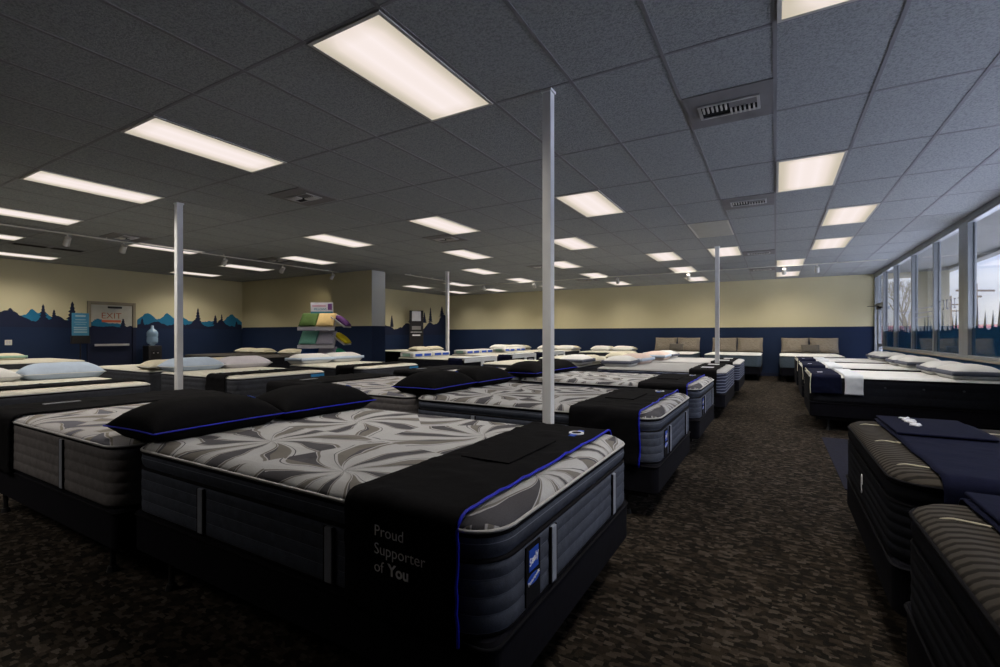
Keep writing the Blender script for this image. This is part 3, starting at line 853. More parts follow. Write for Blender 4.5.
# track lighting
def make_head():
    t = empty('track_spotlight')
    bm = bmesh.new(); cyl(bm, (0, 0, 0), (0, 0, -.07), .012, n=10); obj('stem', bm, M['white_metal'], t)
    boxes('adapter', [(-.02, .02, -.05, .05, -.002, .016)], M['white_metal'], t, .003)
    bm = bmesh.new(); cyl(bm, (.03, 0, -.06), (-.06, 0, -.17), .045, .05, 18); obj('lamp_can', bm, M['white_metal'], t)
    bm = bmesh.new(); cyl(bm, (-.060, 0, -.170), (-.063, 0, -.174), .044, .044, 18); obj('lamp_face', bm, M['lens'], t)
    return t
def rail(x0, x1, y0, y1, lb):
    bm = bmesh.new(); z = ROOM_H - .055
    if abs(x1 - x0) > abs(y1 - y0): box(bm, x0, x1, y0 - .017, y0 + .017, z, z + .02)
    else: box(bm, x0 - .017, x0 + .017, y0, y1, z, z + .02)
    t = empty('light_track', (0, 0, 0)); obj('rail', bm, M['white_metal'], t)
    lst = []; n = 6
    for k in range(n):
        f = (k + .5) / n; x = x0 + (x1 - x0) * f; y = y0 + (y1 - y0) * f
        lst.append((x - .008, x + .008, y - .008, y + .008, z + .02, ROOM_H))
    boxes('hanger', lst, M['white_metal'], t)
    tag(t, lb, 'light track')
XT = -10.35
rail(XT, XT, -3.5, 9.0, 'long thin light track under the ceiling along the left wall')
rail(-9.0, 2.2, 13.7, 13.7, 'light track under the ceiling running parallel to the back wall')
rail(-9.05, -9.05, 10.2, 13.2, 'short light track under the ceiling beyond the pier')
def spot(loc, dirv, power=60):
    l = bpy.data.lights.new('spot_lamp', 'SPOT'); l.energy = power; l.spot_size = R(75); l.spot_blend = .9; l.color = (1, .86, .60); l.shadow_soft_size = .04
    o = bpy.data.objects.new('spot_lamp', l); C.objects.link(o)
    return o
Hd = make_head(); hz = ROOM_H - .057
heads = [((XT, 3.25, hz), 0, 'paired track spotlight head on the left track, nearer one'), ((XT, 4.05, hz), 0, 'white track spotlight head left of the near-left post'),
         ((XT, 5.9, hz), 0, 'track spotlight head right of the near-left post'), ((XT, 7.3, hz), 0, 'track spotlight head crossing a lit panel near the cream corner'), ((XT, 8.8, hz), 0, 'last track spotlight head over the cream wall'),
         ((-6.7, 13.7, hz), -90, 'track spotlight head just left of the tall post'), ((-8.6, 13.7, hz), -90, 'dark track spotlight head in front of a far panel'), ((-4.0, 13.7, hz), -90, 'track spotlight head right of the tall post, far back'),
         ((-2.05, 13.7, hz), -90, 'track spotlight head left of the far right post'), ((.18, 13.7, hz), -90, 'left track head beside the two stacked light panels'), ((.86, 13.7, hz), -90, 'right track head beside the two stacked light panels'),
         ((-9.05, 12.3, hz), 0, 'track spotlight head beyond the pier')]
SPOT = 28
ls = bpy.data.lights.new('spot_lamp', 'SPOT'); ls.energy = SPOT; ls.spot_size = R(80); ls.spot_blend = 1.0; ls.color = (1, .84, .55); ls.shadow_soft_size = .04
for k, (p, rz, lb) in enumerate(heads):
    t = Hd if k == 0 else dup(Hd, p, R(rz))
    t.location = p; t.rotation_euler = (0, 0, R(rz))
    tag(t, lb, 'track light', 'track spotlights')
    o = bpy.data.objects.new('spot_lamp', ls); C.objects.link(o); o.parent = t
    o.location = (-.068, 0, -.180); dv = Vector((-.085, 0, -.05)); o.rotation_euler = dv.to_track_quat('-Z', 'Y').to_euler()

# ------------------------------------------------------------------ posts
def post(x, y, lb, a=.066):
    t = empty('support_post', (x, y, 0))
    bm = bmesh.new(); box(bm, -a / 2, a / 2, -a / 2, a / 2, .012, ROOM_H - .02, .004); obj('post_shaft', bm, M['post'], t)
    boxes('base_plate', [(-.09, .09, -.09, .09, 0, .012)], M['post'], t)
    boxes('ceiling_collar', [(-a / 2 - .008, a / 2 + .008, -a / 2 - .008, a / 2 + .008, ROOM_H - .02, ROOM_H - .002)], M['post'], t)
    tag(t, lb, 'post', 'white square steel posts')
post(-1.412, 3.12, 'tall white square post standing between the two nearest aisle beds')
post(-6.86, 3.30, 'white square post at the left, before the water cooler', .075)
post(-7.86, 10.62, 'thin white post before the tree mural recess', .075)
post(-1.0, 10.28, 'white post standing among the far aisle beds', .075)

# ------------------------------------------------------------------ beds
protos = {}
def get(key, fn):
    if key not in protos:
        protos[key] = fn(); protos[key]['_used'] = 0
    t = protos[key]
    if t['_used'] == 0: t['_used'] = 1; return t
    return dup(t)
def place(t, loc, rz, label, cat, group):
    t.location = loc; t.rotation_euler = (0, 0, rz); tag(t, label, cat, group)
    if '_used' in t.keys() and t not in protos.values(): del t['_used']
    return t
styles = {
 'leaf': dict(top='leaf', side='heather', pillowtop=True),
 'leafdark': dict(top='leaf', side='heather', pillowtop=True),
 'leafpale': dict(top='leaf_pale', side='brown_border', pillowtop=False, channels=5, label=False),
 'cream': dict(top='cream_top', side='dark_side', pillowtop=False, channels=4, label=False, straps=False),
 'creamblack': dict(top='cream_top', side='black_side', pillowtop=False, channels=4, label=False, straps=False, piping='black_tape'),
 'grey': dict(top='grey_top', side='navy_side', pillowtop=False, channels=6, label=False, straps=False, W_=1.93),
 'darkstripe': dict(top='dark_stripe_top', side='black_side', pillowtop=True, channels=5, label=False, straps=False, piping='black_tape'),
 'white': dict(top='white_top', side='black_side', pillowtop=False, channels=3, label=False, straps=False, buttons=True, piping='black_tape'),
 'teal': dict(top='white_top', side='teal_side', pillowtop=False, channels=1, label=False, straps=False),
 'brown': dict(top='brown_top', side='black_side', pillowtop=False, channels=4, label=False, straps=False, piping='black_tape'),
}
looks = {'leaf': 'leaf-patterned grey mattress with grey sides', 'leafdark': 'leaf-patterned grey mattress with grey sides', 'leafpale': 'pale leaf-patterned mattress with taupe sides', 'cream': 'cream-topped mattress with slate sides', 'creamblack': 'cream-topped mattress with black sides',
 'grey': 'light grey mattress with striped navy sides', 'darkstripe': 'dark taupe striped pillow-top mattress', 'white': 'white-topped mattress with black buttoned sides', 'teal': 'white-topped mattress with teal-grey sides', 'brown': 'dark brown mattress'}
def bed(style, foot, side_y0, direction, where_, W_=None):
    """direction: '+x' foot towards +x at x=foot, etc. side_y0: lowest coordinate across."""
    st = dict(styles[style]); w = st.get('W_', QW); ln = AL if style.startswith('leaf') else QL
    rz = {'+x': 0, '-x': PI, '-y': -PI / 2, '+y': PI / 2}[direction]
    if direction == '+x': c = (foot - ln / 2, side_y0 + w / 2)
    elif direction == '-x': c = (foot + ln / 2, side_y0 + w / 2)
    else: c = (side_y0 + w / 2, foot + ln / 2)
    st['W_'] = w; st['L_'] = ln
    f = get('f%s%s' % (w, ln), lambda: make_frame(ln, w)); place(f, (c[0], c[1], 0), rz, 'black bed frame under ' + where_, 'bed frame', 'low black steel bed frames')
    b = get('b%s%s' % (w, ln), lambda: make_foundation(ln, w)); place(b, (c[0], c[1], 0), rz, 'black box spring under ' + where_, 'box spring', 'black box springs')
    m = get('m' + style, lambda: make_mattress(**st)); place(m, (c[0], c[1], 0), rz, looks[style] + ', ' + where_, 'mattress', looks[style] + 's')
    return c, rz, w
# row A : along the left of the aisle, foot towards the aisle
AX = -.70
A = [(1.165, 'leaf', 'the nearest bed left of the aisle'), (3.37, 'leaf', 'the second bed left of the aisle'), (5.42, 'leaf', 'the third bed left of the aisle')]
for k, (y, s, w_) in enumerate(A):
    c, rz, w = bed(s, AX, y, '+x', w_)
    xa, xb = ((.53, .985) if k == 0 else (.47, .97))
    b, pt = make_blanket(xa - .02, xb, edge='blue_piping', seed=k + 1, hn=.37, hf=.37)
    b.location = (c[0], c[1], 0)
    tag(b, 'black foot blanket with blue piping on ' + w_, 'blanket', 'black foot blankets with blue piping')
    # pocket and logo on the top
    zz = ZT + .022
    bm = bmesh.new(); box(bm, xa + .08, xa + .32, -.20, .28, zz - .004, zz + .001, .001)
    obj('pocket_flap', bm, M['black_cloth'], b)
    bm = bmesh.new(); cyl(bm, (xb - .12, .52, zz - .006), (xb - .12, .52, zz), .040, n=24); lp = obj('logo_patch', bm, M['logo_white'], b)
    bm = bmesh.new(); cyl(bm, (xb - .12, .52, zz), (xb - .12, .52, zz + .001), .026, n=24); obj('logo_centre', bm, M['black_tape'], lp)
    bm = bmesh.new(); box(bm, xb - .135, xb - .105, .44, .60, zz - .008, zz - .003); obj('logo_wing', bm, M['logo_blue'], lp)
    if k == 0:
        yf = -QW / 2 - .033
        for s, dz, bd in (('Proud', .640, -.0004), ('Supporter', .582, -.0004), ('of', .524, -.0004), ('You', .524, .0012)):
            x = xa + .13 + (.062 if s == 'You' else 0)
            text_obj('printed_text', s, .052, M['print_white'], b, frame_mtx((x, yf, dz), (1, 0, 0), (0, 0, 1)), bold=bd)
BP = None
for k, (x, y, rz, lb) in enumerate(((-2.91, 1.52, 2, 'black pillow with blue piping nearest the camera, left one of the front pair'), (-2.89, 2.275, -3, 'black pillow with blue piping, right one of the front pair'),
     (-2.92, 3.76, 2, 'black pillow on the second aisle bed, left one of its pair'), (-2.90, 4.52, -2, 'black pillow on the second aisle bed, right one of its pair'),
     (-2.90, 5.80, 3, 'black pillow on the third aisle bed, left one of its pair'), (-2.90, 6.55, -3, 'black pillow on the third aisle bed, right one of its pair'))):
    if BP is None: BP = black_pillow(); t = BP
    else: t = dup(BP)
    place(t, (x, y, ZT), R(rz), lb, 'pillow', 'black pillows with blue piping')
# far aisle beds (grey tops)
for k, (y, fx, w_) in enumerate(((7.92, -.66, 'the fourth bed left of the aisle'), (10.45, -.62, 'the fifth and last bed left of the aisle'))):
    c, rz, w = bed('grey', fx, y, '+x', w_)
    b, pt = make_blanket(.50, .90, W_=1.93, seed=11 + k, mat='black_cloth', hn=.37, hf=.37)
    b.location = (c[0], c[1], 0); tag(b, 'plain black foot blanket on ' + w_, 'blanket', 'plain black foot blankets on the far aisle beds')
    boxes('blanket_tag', [(.62, .80, -.55, -.35, ZT + .018, ZT + .023)], M['logo_white'], b)
    boxes('blanket_tag', [(.62, .80, .35, .55, ZT + .018, ZT + .023)], M['logo_white'], b)
# row B : head to head with row A
BX = -5.10
B = [(1.10, 'leafpale', 'the nearest bed behind the front black pillows'), (3.37, 'leafpale', 'the bed behind the second pair of black pillows'), (5.45, 'leafpale', 'the bed behind the third pair of black pillows'),
     (8.0, 'cream', 'the cream bed behind the fourth aisle bed'), (10.6, 'cream', 'the cream bed behind the fifth aisle bed')]
for k, (y, s, w_) in enumerate(B):
    c, rz, w = bed(s, BX, y, '-x', w_)
    if k < 3:
        b, pt = make_blanket(.38, 1.04, seed=21 + k, hn=.5, hf=.37)
        b.location = (c[0], c[1], 0); b.rotation_euler = (0, 0, PI)
        tag(b, 'wide black foot blanket on ' + w_, 'blanket', 'wide black foot blankets')
        boxes('blanket_tag', [(.80, .85, .24, .46, ZT + .0185, ZT + .022)], M['tag_grey'], b)
# row C : beyond the left walkway, foot towards the right
CX = -6.15
Cb = [(1.30, 'cream', 'the cream bed at the left edge beside the left post', -6.30), (3.62, 'cream', 'the cream bed right of the left post', -6.1), (5.75, 'cream', 'the cream bed in front of the pillow rack', -6.0),
      (8.84, 'creamblack', 'the bed with boxed pillows right of the pier', -6.1), (11.1, 'creamblack', 'the second bed with boxed pillows right of the pier', -6.1), (13.3, 'creamblack', 'the farthest bed with boxed pillows', -6.1)]
for k, (y, s, w_, fx) in enumerate(Cb):
    c, rz, w = bed(s, fx, y, '+x', w_)
    if k < 3:
        b, pt = make_blanket(.35, .80, seed=31 + k, hn=.5, hf=.37)
        b.location = (c[0], c[1], 0); tag(b, 'black foot blanket on ' + w_, 'blanket', 'black foot blankets on the cream beds')
        boxes('brand_tag', [(QL / 2 + .002, QL / 2 + .012, .42, .66, ZT - .10, ZT - .05)], M['tag_blue'], protos['mcream'] if k == 0 else None) if k == 0 else None
        bm = bmesh.new(); rnd = random.Random(4)
        for q in range(13):
            yy = -.66 + q * .085; box(bm, .39, .40 + rnd.choice([.0, .01]), yy, yy + .05, ZT + .018, ZT + .0205)
        obj('printed_text', bm, M['print_white'], b)
    else:
        b, pt = make_blanket(.60, .99, seed=31 + k, hn=.40, hf=.40, mat='navy_cloth')
        b.location = (c[0], c[1], 0); tag(b, 'navy and white blanket on ' + w_, 'blanket', 'navy and white foot blankets')
        bm = bmesh.new(); x = 1.045
        bm.free()
        for bx in ((x - .02, x, -.72, .72, .66, .755), (x - .02, x, -.02, .12, .47, .66), (x - .02, x, .60, .72, .45, .66), (.75, x - .02, -.70, .70, .762, .772)):
            boxes('white_panel', [bx], M['white_cloth'], b, .004)
        boxes('emblem', [(x - .012, x + .004, .22, .50, .50, .63)], M['strap'], b, .003)
# row D beyond C heads
for k, (x, y, w_) in enumerate(((-10.55, 1.3, 'the cream bed left of the nearest white pillows'), (-10.45, 3.62, 'the cream bed in front of the water cooler'))):
    bed('cream', x, y, '-x', w_)
# by the left wall, by the cream wall
bed('cream', -13.15, 3.0, '+x', 'the bed against the mural wall at the left edge')
bed('brown', 7.10, -14.55, '-y', 'the dark bed against the navy wall in the left corner')
bed('brown', 7.10, -12.45, '-y', 'the dark bed against the navy wall behind the rack')
bed('creamblack', -12.42, 12.45, '-x', 'the bed before the black display tower')
# beds along the back wall
F = [(.10, 'teal', 'the back wall bed nearest the windows'), (-1.83, 'teal', 'the back wall bed behind the far right post'), (-3.65, 'teal', 'the back wall bed left of the far right post'),
     (-5.75, 'cream', 'the cream back wall bed right of the tall post'), (-7.85, 'cream', 'the back wall bed seen behind the tall post'), (-9.95, 'cream', 'the back wall bed left of the tall post')]
for x, s, w_ in F:
    bed(s, 15.10, x, '-y', w_)
# row R: window side, foot towards the aisle
Rb = [(.66, .39, 'darkstripe', 'the nearest bed at the right edge'), (2.40, .41, 'darkstripe', 'the second bed on the window side'), (7.75, .41, 'white', 'the first white bed under the windows'),
      (10.05, .41, 'white', 'the second white bed under the windows'), (12.35, .41, 'white', 'the farthest white bed under the windows')]
for k, (y, fx, s, w_) in enumerate(Rb):
    c, rz, w = bed(s, fx - .01, y, '-x', w_)
    if k < 2:
        b, pt = make_blanket(.42, .87, seed=41 + k, mat='navy_cloth', hn=.37, hf=.37, wr=.006)
        b.location = (c[0], c[1], 0); b.rotation_euler = (0, 0, PI); tag(b, 'dark navy foot blanket on ' + w_, 'blanket', 'dark navy foot blankets')
        bm = bmesh.new(); box(bm, .46, .855, -.74, -.12, ZT + .018, ZT + .030, .005); obj('folded_layer', bm, M['navy_cloth'], b)
        # white script mark on the folded layer
        bm = bmesh.new(); zz = ZT + .032; rnd = random.Random(9)
        pts = []
        for q in range(60):
            f = q / 59; pts.append((.72 + .020 * math.cos(q * 1.3) + .012 * math.sin(q * .4), -.68 + f * .30 + .014 * math.sin(q * 1.1), zz))
        tube(bm, pts, .0055, 5)
        tube(bm, [(.70, -.70, zz), (.745, -.60, zz), (.735, -.52, zz)], .007, 5)
        obj('script_mark', bm, M['logo_white'], b)
    else:
        b, pt = make_blanket(.66, 1.00, seed=41 + k, mat='navy_cloth', edge='p_cream', hn=.50, hf=.5)
        b.location = (c[0], c[1], 0); b.rotation_euler = (0, 0, PI); tag(b, 'cream-edged navy blanket on ' + w_, 'blanket', 'navy foot blankets with cream edging')
        boxes('blanket_tag', [(.84, .90, .3, .36, ZT + .019, ZT + .022)], M['logo_white'], b)
        b, pt = make_blanket(.42, .625, seed=51 + k, mat='white_cloth', hn=.50, hf=.5, name='folded_sheet', wr=.009)
        b.location = (c[0], c[1], 0); b.rotation_euler = (0, 0, PI); tag(b, 'white folded sheet on ' + w_, 'sheet', 'white folded sheets')
# accent cords on the dark striped mattresses
mds = protos['mdarkstripe']
for m_ in [o for o in C.objects if o.name.startswith('mattress') and any(ch.data and ch.data.materials and ch.data.materials[0] == M['dark_stripe_top'] for ch in o.children if ch.type == 'MESH')]:
    for yy in (-.52, .0, .52):
        bm = bmesh.new(); pts = []
        for q in range(30):
            f = q / 29; x = .99 - f * .30
            z = ZT + .003 if x < .93 else ZT + .003 - ((x - .93) / .06) ** 2 * .03
            pts.append((x, yy + .06 * math.sin(f * 2.2), z))
        for q in range(30):
            f = q / 29; pts.append((.69 - f * 1.5, yy + .06 * math.sin(2.2) * (1 - f * .6) , ZT + .003))
        tube(bm, pts, .0035, 5); obj('accent_cord', bm, M['p_cream'], m_)
    bm = bmesh.new(); zz = .50; x = QL / 2 + .003
    pts = [(x, -.02 + .018 * math.cos(a) * (1 if a < PI * 1.4 else -1), zz + .05 * math.sin(a * .9)) for a in [q * .35 for q in range(18)]]
    tube(bm, pts, .0022, 5)
    pts = [(QL / 2 * 0 - .65 + .03 * math.sin(a * 1.3), QW / 2 + .003, zz + .045 * math.cos(a)) for a in [q * .4 for q in range(16)]]
    tube(bm, pts, .0025, 5)
    obj('embroidered_mark', bm, M['print_white'], m_)

# ------------------------------------------------------------------ pillows
def pil(key, fn, x, y, z, rz, lb, grp, rx=0, ry=0):
    t = get('p' + key, fn); place(t, (x, y, z), R(rz), lb, 'pillow', grp)
    t.rotation_euler = (R(rx), R(ry), R(rz))
    return t
mk = {
 'blue': lambda: make_pillow(.46, .78, .20, 'p_blue', 'p_white', corner=.02, under=.35)[0],
 'white': lambda: make_pillow(.46, .72, .17, 'p_white', 'white_piping')[0],
 'lilac': lambda: make_pillow(.46, .80, .19, 'p_lilac', 'p_white', corner=.02, under=.35)[0],
 'cream': lambda: make_pillow(.46, .72, .15, 'p_cream', 'p_white')[0],
 'mint': lambda: make_pillow(.42, .66, .15, 'p_cream', None, 'p_mint', corner=.02, under=.45)[0],
 'bandblue': lambda: make_pillow(.46, .76, .19, 'p_white', None, 'p_blue', corner=.02, under=.45)[0],
 'bandgrey': lambda: make_pillow(.50, .71, .18, 'p_white', None, 'p_grey', corner=.03, under=.42)[0],
 'bandpink': lambda: make_pillow(.50, .84, .19, 'p_pink', None, 'p_blue', corner=.02, under=.45)[0],
 'taupe': lambda: make_pillow(.48, .72, .16, 'p_taupe', 'p_taupe_dark')[0],
 'small': lambda: make_pillow(.26, .46, .11, 'p_taupe_dark', 'p_taupe')[0],
}
def P_(key, *a, **k): return pil(key, mk[key], *a, **k)
# row C heads
P_('white', -7.95, 1.65, ZT, 4, 'white pillow cut by the left edge, on the leftmost cream bed', 'white pillows on the leftmost cream bed')
P_('blue', -7.90, 2.42, ZT, -2, 'plump pale blue-white pillow left of the left post', 'white pillows on the leftmost cream bed')
P_('blue', -7.92, 4.00, ZT, 2, 'pale blue pillow immediately right of the left post', 'pillows on the bed right of the left post')
P_('lilac', -7.90, 4.81, ZT, -2, 'white-lilac pillow beside the pale blue one', 'pillows on the bed right of the left post')
P_('bandblue', -7.85, 6.13, ZT, 2, 'white pillow with blue side band, left one before the rack', 'blue-banded pillows before the rack')
P_('bandblue', -7.85, 6.92, ZT, -2, 'white pillow with blue side band, right one before the rack', 'blue-banded pillows before the rack')
# row D
P_('cream', -8.65, 1.7, ZT, 0, 'cream pillow behind the white ones at the left edge', 'cream pillows behind the left rows')
P_('cream', -8.62, 3.98, ZT, 0, 'cream pillow behind the left post, upper left', 'cream pillows behind the left rows')
P_('cream', -8.62, 4.8, ZT, 0, 'cream pillow behind the white-lilac one', 'cream pillows behind the left rows')
P_('mint', -14.6, 3.5, ZT, 0, 'cream pillow with mint side band by the mural wall', 'pillows by the mural wall')
# dark beds by the navy wall
for k, (x, lb) in enumerate(((-14.2, 'small cream pillow on the corner dark bed, left one'), (-13.42, 'small cream pillow on the corner dark bed, right one'), (-12.05, 'cream pillow on the dark bed just left of the rack'))):
    P_('cream', x, 8.8, ZT, 90, lb, 'cream pillows on the dark beds')
# tower bed
P_('cream', -10.75, 12.86, ZT, 0, 'cream pillow near the display tower, left one', 'cream pillows near the display tower')
P_('cream', -10.72, 13.6, ZT, 0, 'cream pillow near the display tower, right one', 'cream pillows near the display tower')
# aisle far beds
P_('bandgrey', -2.38, 8.38, ZT, 2, 'white pillow with grey band, left one on the fourth aisle bed', 'pillows on the fourth aisle bed')
P_('bandpink', -2.35, 9.28, ZT, -3, 'pinkish pillow with blue band, right one on the fourth aisle bed', 'pillows on the fourth aisle bed')
P_('bandpink', -2.30, 10.92, ZT, 2, 'pinkish pillow with blue band, left one on the last aisle bed', 'pillows on the last aisle bed')
P_('bandgrey', -2.28, 11.8, ZT, -2, 'white pillow with grey band, right one on the last aisle bed', 'pillows on the last aisle bed')
P_('bandgrey', -3.25, 8.45, ZT, 0, 'cream pillow with grey band on the cream bed, nearest there', 'pillows on the middle cream beds')
P_('cream', -3.25, 9.15, ZT, 0, 'cream pillow beside the grey-banded one on the cream bed', 'pillows on the middle cream beds')
P_('cream', -3.2, 11.0, ZT, 3, 'cream pillow behind the pinkish ones, left one', 'pillows on the far middle bed')
P_('cream', -3.2, 11.8, ZT, -3, 'cream pillow behind the pinkish ones, right one', 'pillows on the far middle bed')
# back wall low pillows
for k, (x, lb) in enumerate(((-5.36, 'low cream pillow by the back wall, left one right of the tall post'), (-4.6, 'low cream pillow by the back wall, second right of the tall post'), (-7.45, 'low cream pillow partly behind the tall post'),
     (-6.72, 'low cream pillow by the back wall just right of the tall post'), (-9.55, 'low cream pillow by the back wall, left of the tall post'), (-8.82, 'low cream pillow by the back wall, nearest left of the tall post'))):
    P_('cream', x, 16.85, ZT, 90, lb, 'low cream pillows along the back wall')
    P_('white', x + .03, 16.35, ZT, 90, 'flat white pillow before the ' + lb.replace('low cream pillow', 'cream one').replace(' by the back wall', ''), 'flat white pillows along the back wall')
# propped taupe pillows
names = ['the back wall bed nearest the windows', 'the back wall bed behind the far right post', 'the back wall bed left of the far right post']
for x0, nm in zip((.10, -1.83, -3.65), names):
    for q, sd in ((.40, 'left'), (1.13, 'right')):
        P_('taupe', x0 + q, 16.93, ZT + .22, 90, 'upright taupe pillow, %s one on %s' % (sd, nm), 'taupe pillows propped at the back wall', rx=0, ry=0)
        C.objects[-1]
for o in list(C.objects):
    if o.get('group') == 'taupe pillows propped at the back wall':
        o.rotation_euler = Matrix.Rotation(R(68), 4, 'X').to_euler(); o.rotation_euler = (Matrix.Rotation(R(70), 3, 'X') @ Matrix.Rotation(R(90), 3, 'Z')).to_euler()
for x0, nm in ((.10, names[0]), (-3.65, names[2])):
    t = P_('small', x0 + .78, 16.68, ZT + .13, 0, 'small dark pillow leaning at ' + nm, 'small dark taupe pillows')
    t.rotation_euler = (Matrix.Rotation(R(62), 3, 'X') @ Matrix.Rotation(R(90), 3, 'Z')).to_euler()
# window bed pillows
for k, (y, nm) in enumerate(((7.75, 'the first white bed'), (10.05, 'the second white bed'), (12.35, 'the farthest white bed'))):
    P_('bandgrey', 2.10, y + .40, ZT, 3, 'white pillow with grey band on %s under the windows, nearer one' % nm, 'grey-banded pillows under the windows')
    P_('bandgrey', 2.06, y + 1.14, ZT, -2, 'white pillow with grey band on %s under the windows, farther one' % nm, 'grey-banded pillows under the windows')
# boxed pillows
def boxed():
    t = empty('boxed_pillow')
    bm = bmesh.new(); loft(bm, .22, .38, .04, [(0, .02), (.01, .003), (.10, .003), (.115, .015), (.12, .05)]); obj('clear_wrap', bm, M['p_white'], t, smooth=True)
    boxes('blue_label', [(.214, .224, -.30, -.04, .025, .085), (.214, .224, .04, .30, .025, .085)], M['logo_blue'], t)
    boxes('end_label', [(-.12, .12, -.384, -.374, .02, .10)], M['p_mint'], t)
    return t
for y, nm in ((8.84, 'first'), (11.1, 'second'), (13.3, 'farthest')):
    for q, sd in ((.40, 'left'), (1.16, 'right')):
        t = get('boxedp', boxed); place(t, (-7.80, y + q, ZT), 0, 'packaged pillow with blue labels, %s one on the %s boxed-pillow bed' % (sd, nm), 'packaged pillow', 'packaged pillows with blue labels')

# ------------------------------------------------------------------ pillow rack
rk = empty('pillow_rack', (-9.5, 7.75, 0), R(32))     # local -Y faces the camera
boxes('rack_base', [(-.35, .35, -.30, .30, 0, .04)], M['silver'], rk, .008)
bm = bmesh.new()
for x in (.18, -.14): cyl(bm, (x, 0, .04), (x, 0, 1.85), .014, n=10)
obj('rack_pole', bm, M['silver'], rk)
sg = boxes('rack_sign', [(-.26, .27, -.012, .012, 1.80, 2.08)], M['paper'], rk)
boxes('sign_band', [(-.26, .27, -.016, -.012, 1.80, 1.86)], M['sign_teal'], sg)
text_obj('sign_text', 'PILLOWS', .075, M['sign_teal'], sg, frame_mtx((-.03, -.0165, 1.89), (1, 0, 0), (0, 0, 1)), align='CENTER', bold=.001)
boxes('sign_headline', [(-.22, .10, -.0155, -.012, 1.985, 2.005)], M['sign_red'], sg)
boxes('sign_picture', [(.15, .25, -.016, -.012, 1.90, 2.05)], M['r_purple'], sg)
for zt_ in (1.46, 1.04, .66):
    bm = bmesh.new(); box(bm, -.42, .42, -.012, .012, 0, .42)
    bmesh.ops.transform(bm, verts=bm.verts, matrix=Matrix.Translation((0, -.36, zt_)) @ Matrix.Rotation(R(-42), 4, 'X'))
    sh = obj('slanted_shelf', bm, M['silver'], rk)
    bm = bmesh.new(); box(bm, -.42, .42, -.42, -.36, zt_ - .06, zt_ + .02); obj('shelf_lip', bm, M['paper'], sh)
    bm = bmesh.new(); box(bm, -.012, .012, -.3, .3, 0, .40)
    bmesh.ops.transform(bm, verts=bm.verts, matrix=Matrix.Translation((.62, 0, zt_ + .02)) @ Matrix.Rotation(R(-52), 4, 'Y'))
    obj('side_shelf', bm, M['silver'], rk)
rows = [(1.46, ('r_green', 'r_tan', 'r_purple'), ('dark green', 'tan', 'purple'), 'top'), (1.04, ('r_teal', 'r_grey', 'r_yellow'), ('teal', 'soft grey', 'yellow'), 'middle'), (.66, ('r_blue', 'r_grey', 'r_emerald'), ('deep blue', 'pale grey', 'emerald'), 'bottom')]
RM = Matrix.Translation((-9.5, 7.75, 0)) @ Matrix.Rotation(R(32), 4, 'Z')
for zt_, ms, ns, tier in rows:
    for q in range(3):
        t, _ = make_pillow(.42, .40 if q == 0 else .42, .10, ms[q], None, name='display_pillow', corner=.02, under=.4)
        if q < 2:
            xx = -.21 if q == 0 else .20
            m_ = RM @ Matrix.Translation((xx, -.36, zt_)) @ Matrix.Rotation(R(-42), 4, 'X') @ Matrix.Translation((0, -.014, .215)) @ Matrix.Rotation(R(90), 4, 'X') @ Matrix.Rotation(R(90), 4, 'Z')
        else:
            m_ = RM @ Matrix.Translation((.62, 0, zt_ + .02)) @ Matrix.Rotation(R(-52), 4, 'Y') @ Matrix.Translation((.014, 0, .20)) @ Matrix.Rotation(R(90), 4, 'Y')
        t.matrix_world = m_
        tag(t, '%s sample pillow on the %s tier of the pillow rack' % (ns[q], tier), 'pillow', 'sample pillows on the rack')
tag(rk, 'pillow display rack with slanted shelves and a sign, before the navy wall', 'display rack')

# display tower in the recess
tw = empty('display_tower', (-12.25, 14.5, 0), R(-49))
boxes('tower_body', [(-.18, .18, -.27, .27, 0, 2.25)], M['tower'], tw, .01)
pn = boxes('tower_header', [(.18, .195, -.17, .17, 1.84, 2.22)], M['paper'], tw)
boxes('tower_screen', [(.18, .19, -.17, .17, 1.50, 1.64)], M['panel_grey'], tw)
boxes('tower_caption', [(.18, .19, -.22, .22, 1.40, 1.415), (.18, .19, -.15, .15, 1.26, 1.31)], M['print_white'], tw)
boxes('tower_mark', [(.18, .19, -.13, .13, .66, .69), (.18, .19, -.06, .06, .70, .73)], M['logo_white'], tw)
tag(tw, 'tall black display tower with white header in the mural recess', 'display tower')

# info sheet stand, cooler, switch plates
st = empty('sign_stand', (-14.75, 4.88, 0), R(0))
bm = bmesh.new(); cyl(bm, (0, 0, .02), (0, 0, 1.15), .014, n=10); obj('pole', bm, M['steel'], st)
bm = bmesh.new(); cyl(bm, (0, 0, 0), (0, 0, .02), .17, n=24); obj('base', bm, M['steel'], st)
bs = boxes('poster', [(-.008, .008, -.165, .165, 1.28, 1.83)], M['sheet_blue'], st)
boxes('leaflet_box', [(-.05, .05, -.18, .18, 1.08, 1.28)], M['tower'], st, .01)
boxes('printed_lines', [(.008, .010, -.10, .10, 1.74, 1.78), (.008, .010, -.10, .10, 1.66, 1.675), (.008, .010, -.12, .12, 1.60, 1.612), (.008, .010, -.10, .10, 1.55, 1.56), (.008, .010, -.13, .13, 1.46, 1.49), (.008, .010, -.13, .13, 1.41, 1.44), (.008, .010, -.13, .13, 1.35, 1.38)], M['sheet_print'], bs)
tag(st, 'blue information poster on a black stand left of the exit door', 'sign stand')
cw = empty('water_cooler', (-14.95, 6.52, 0))
boxes('cooler_body', [(-.17, .17, -.17, .17, 0, 1.0)], M['cooler'], cw, .02)
tp = boxes('tap_recess', [(.168, .175, -.11, .11, .62, .86)], M['tower'], cw)
bm = bmesh.new()
for yy in (-.05, .05): cyl(bm, (.17, yy, .80), (.21, yy, .80), .013, n=10)
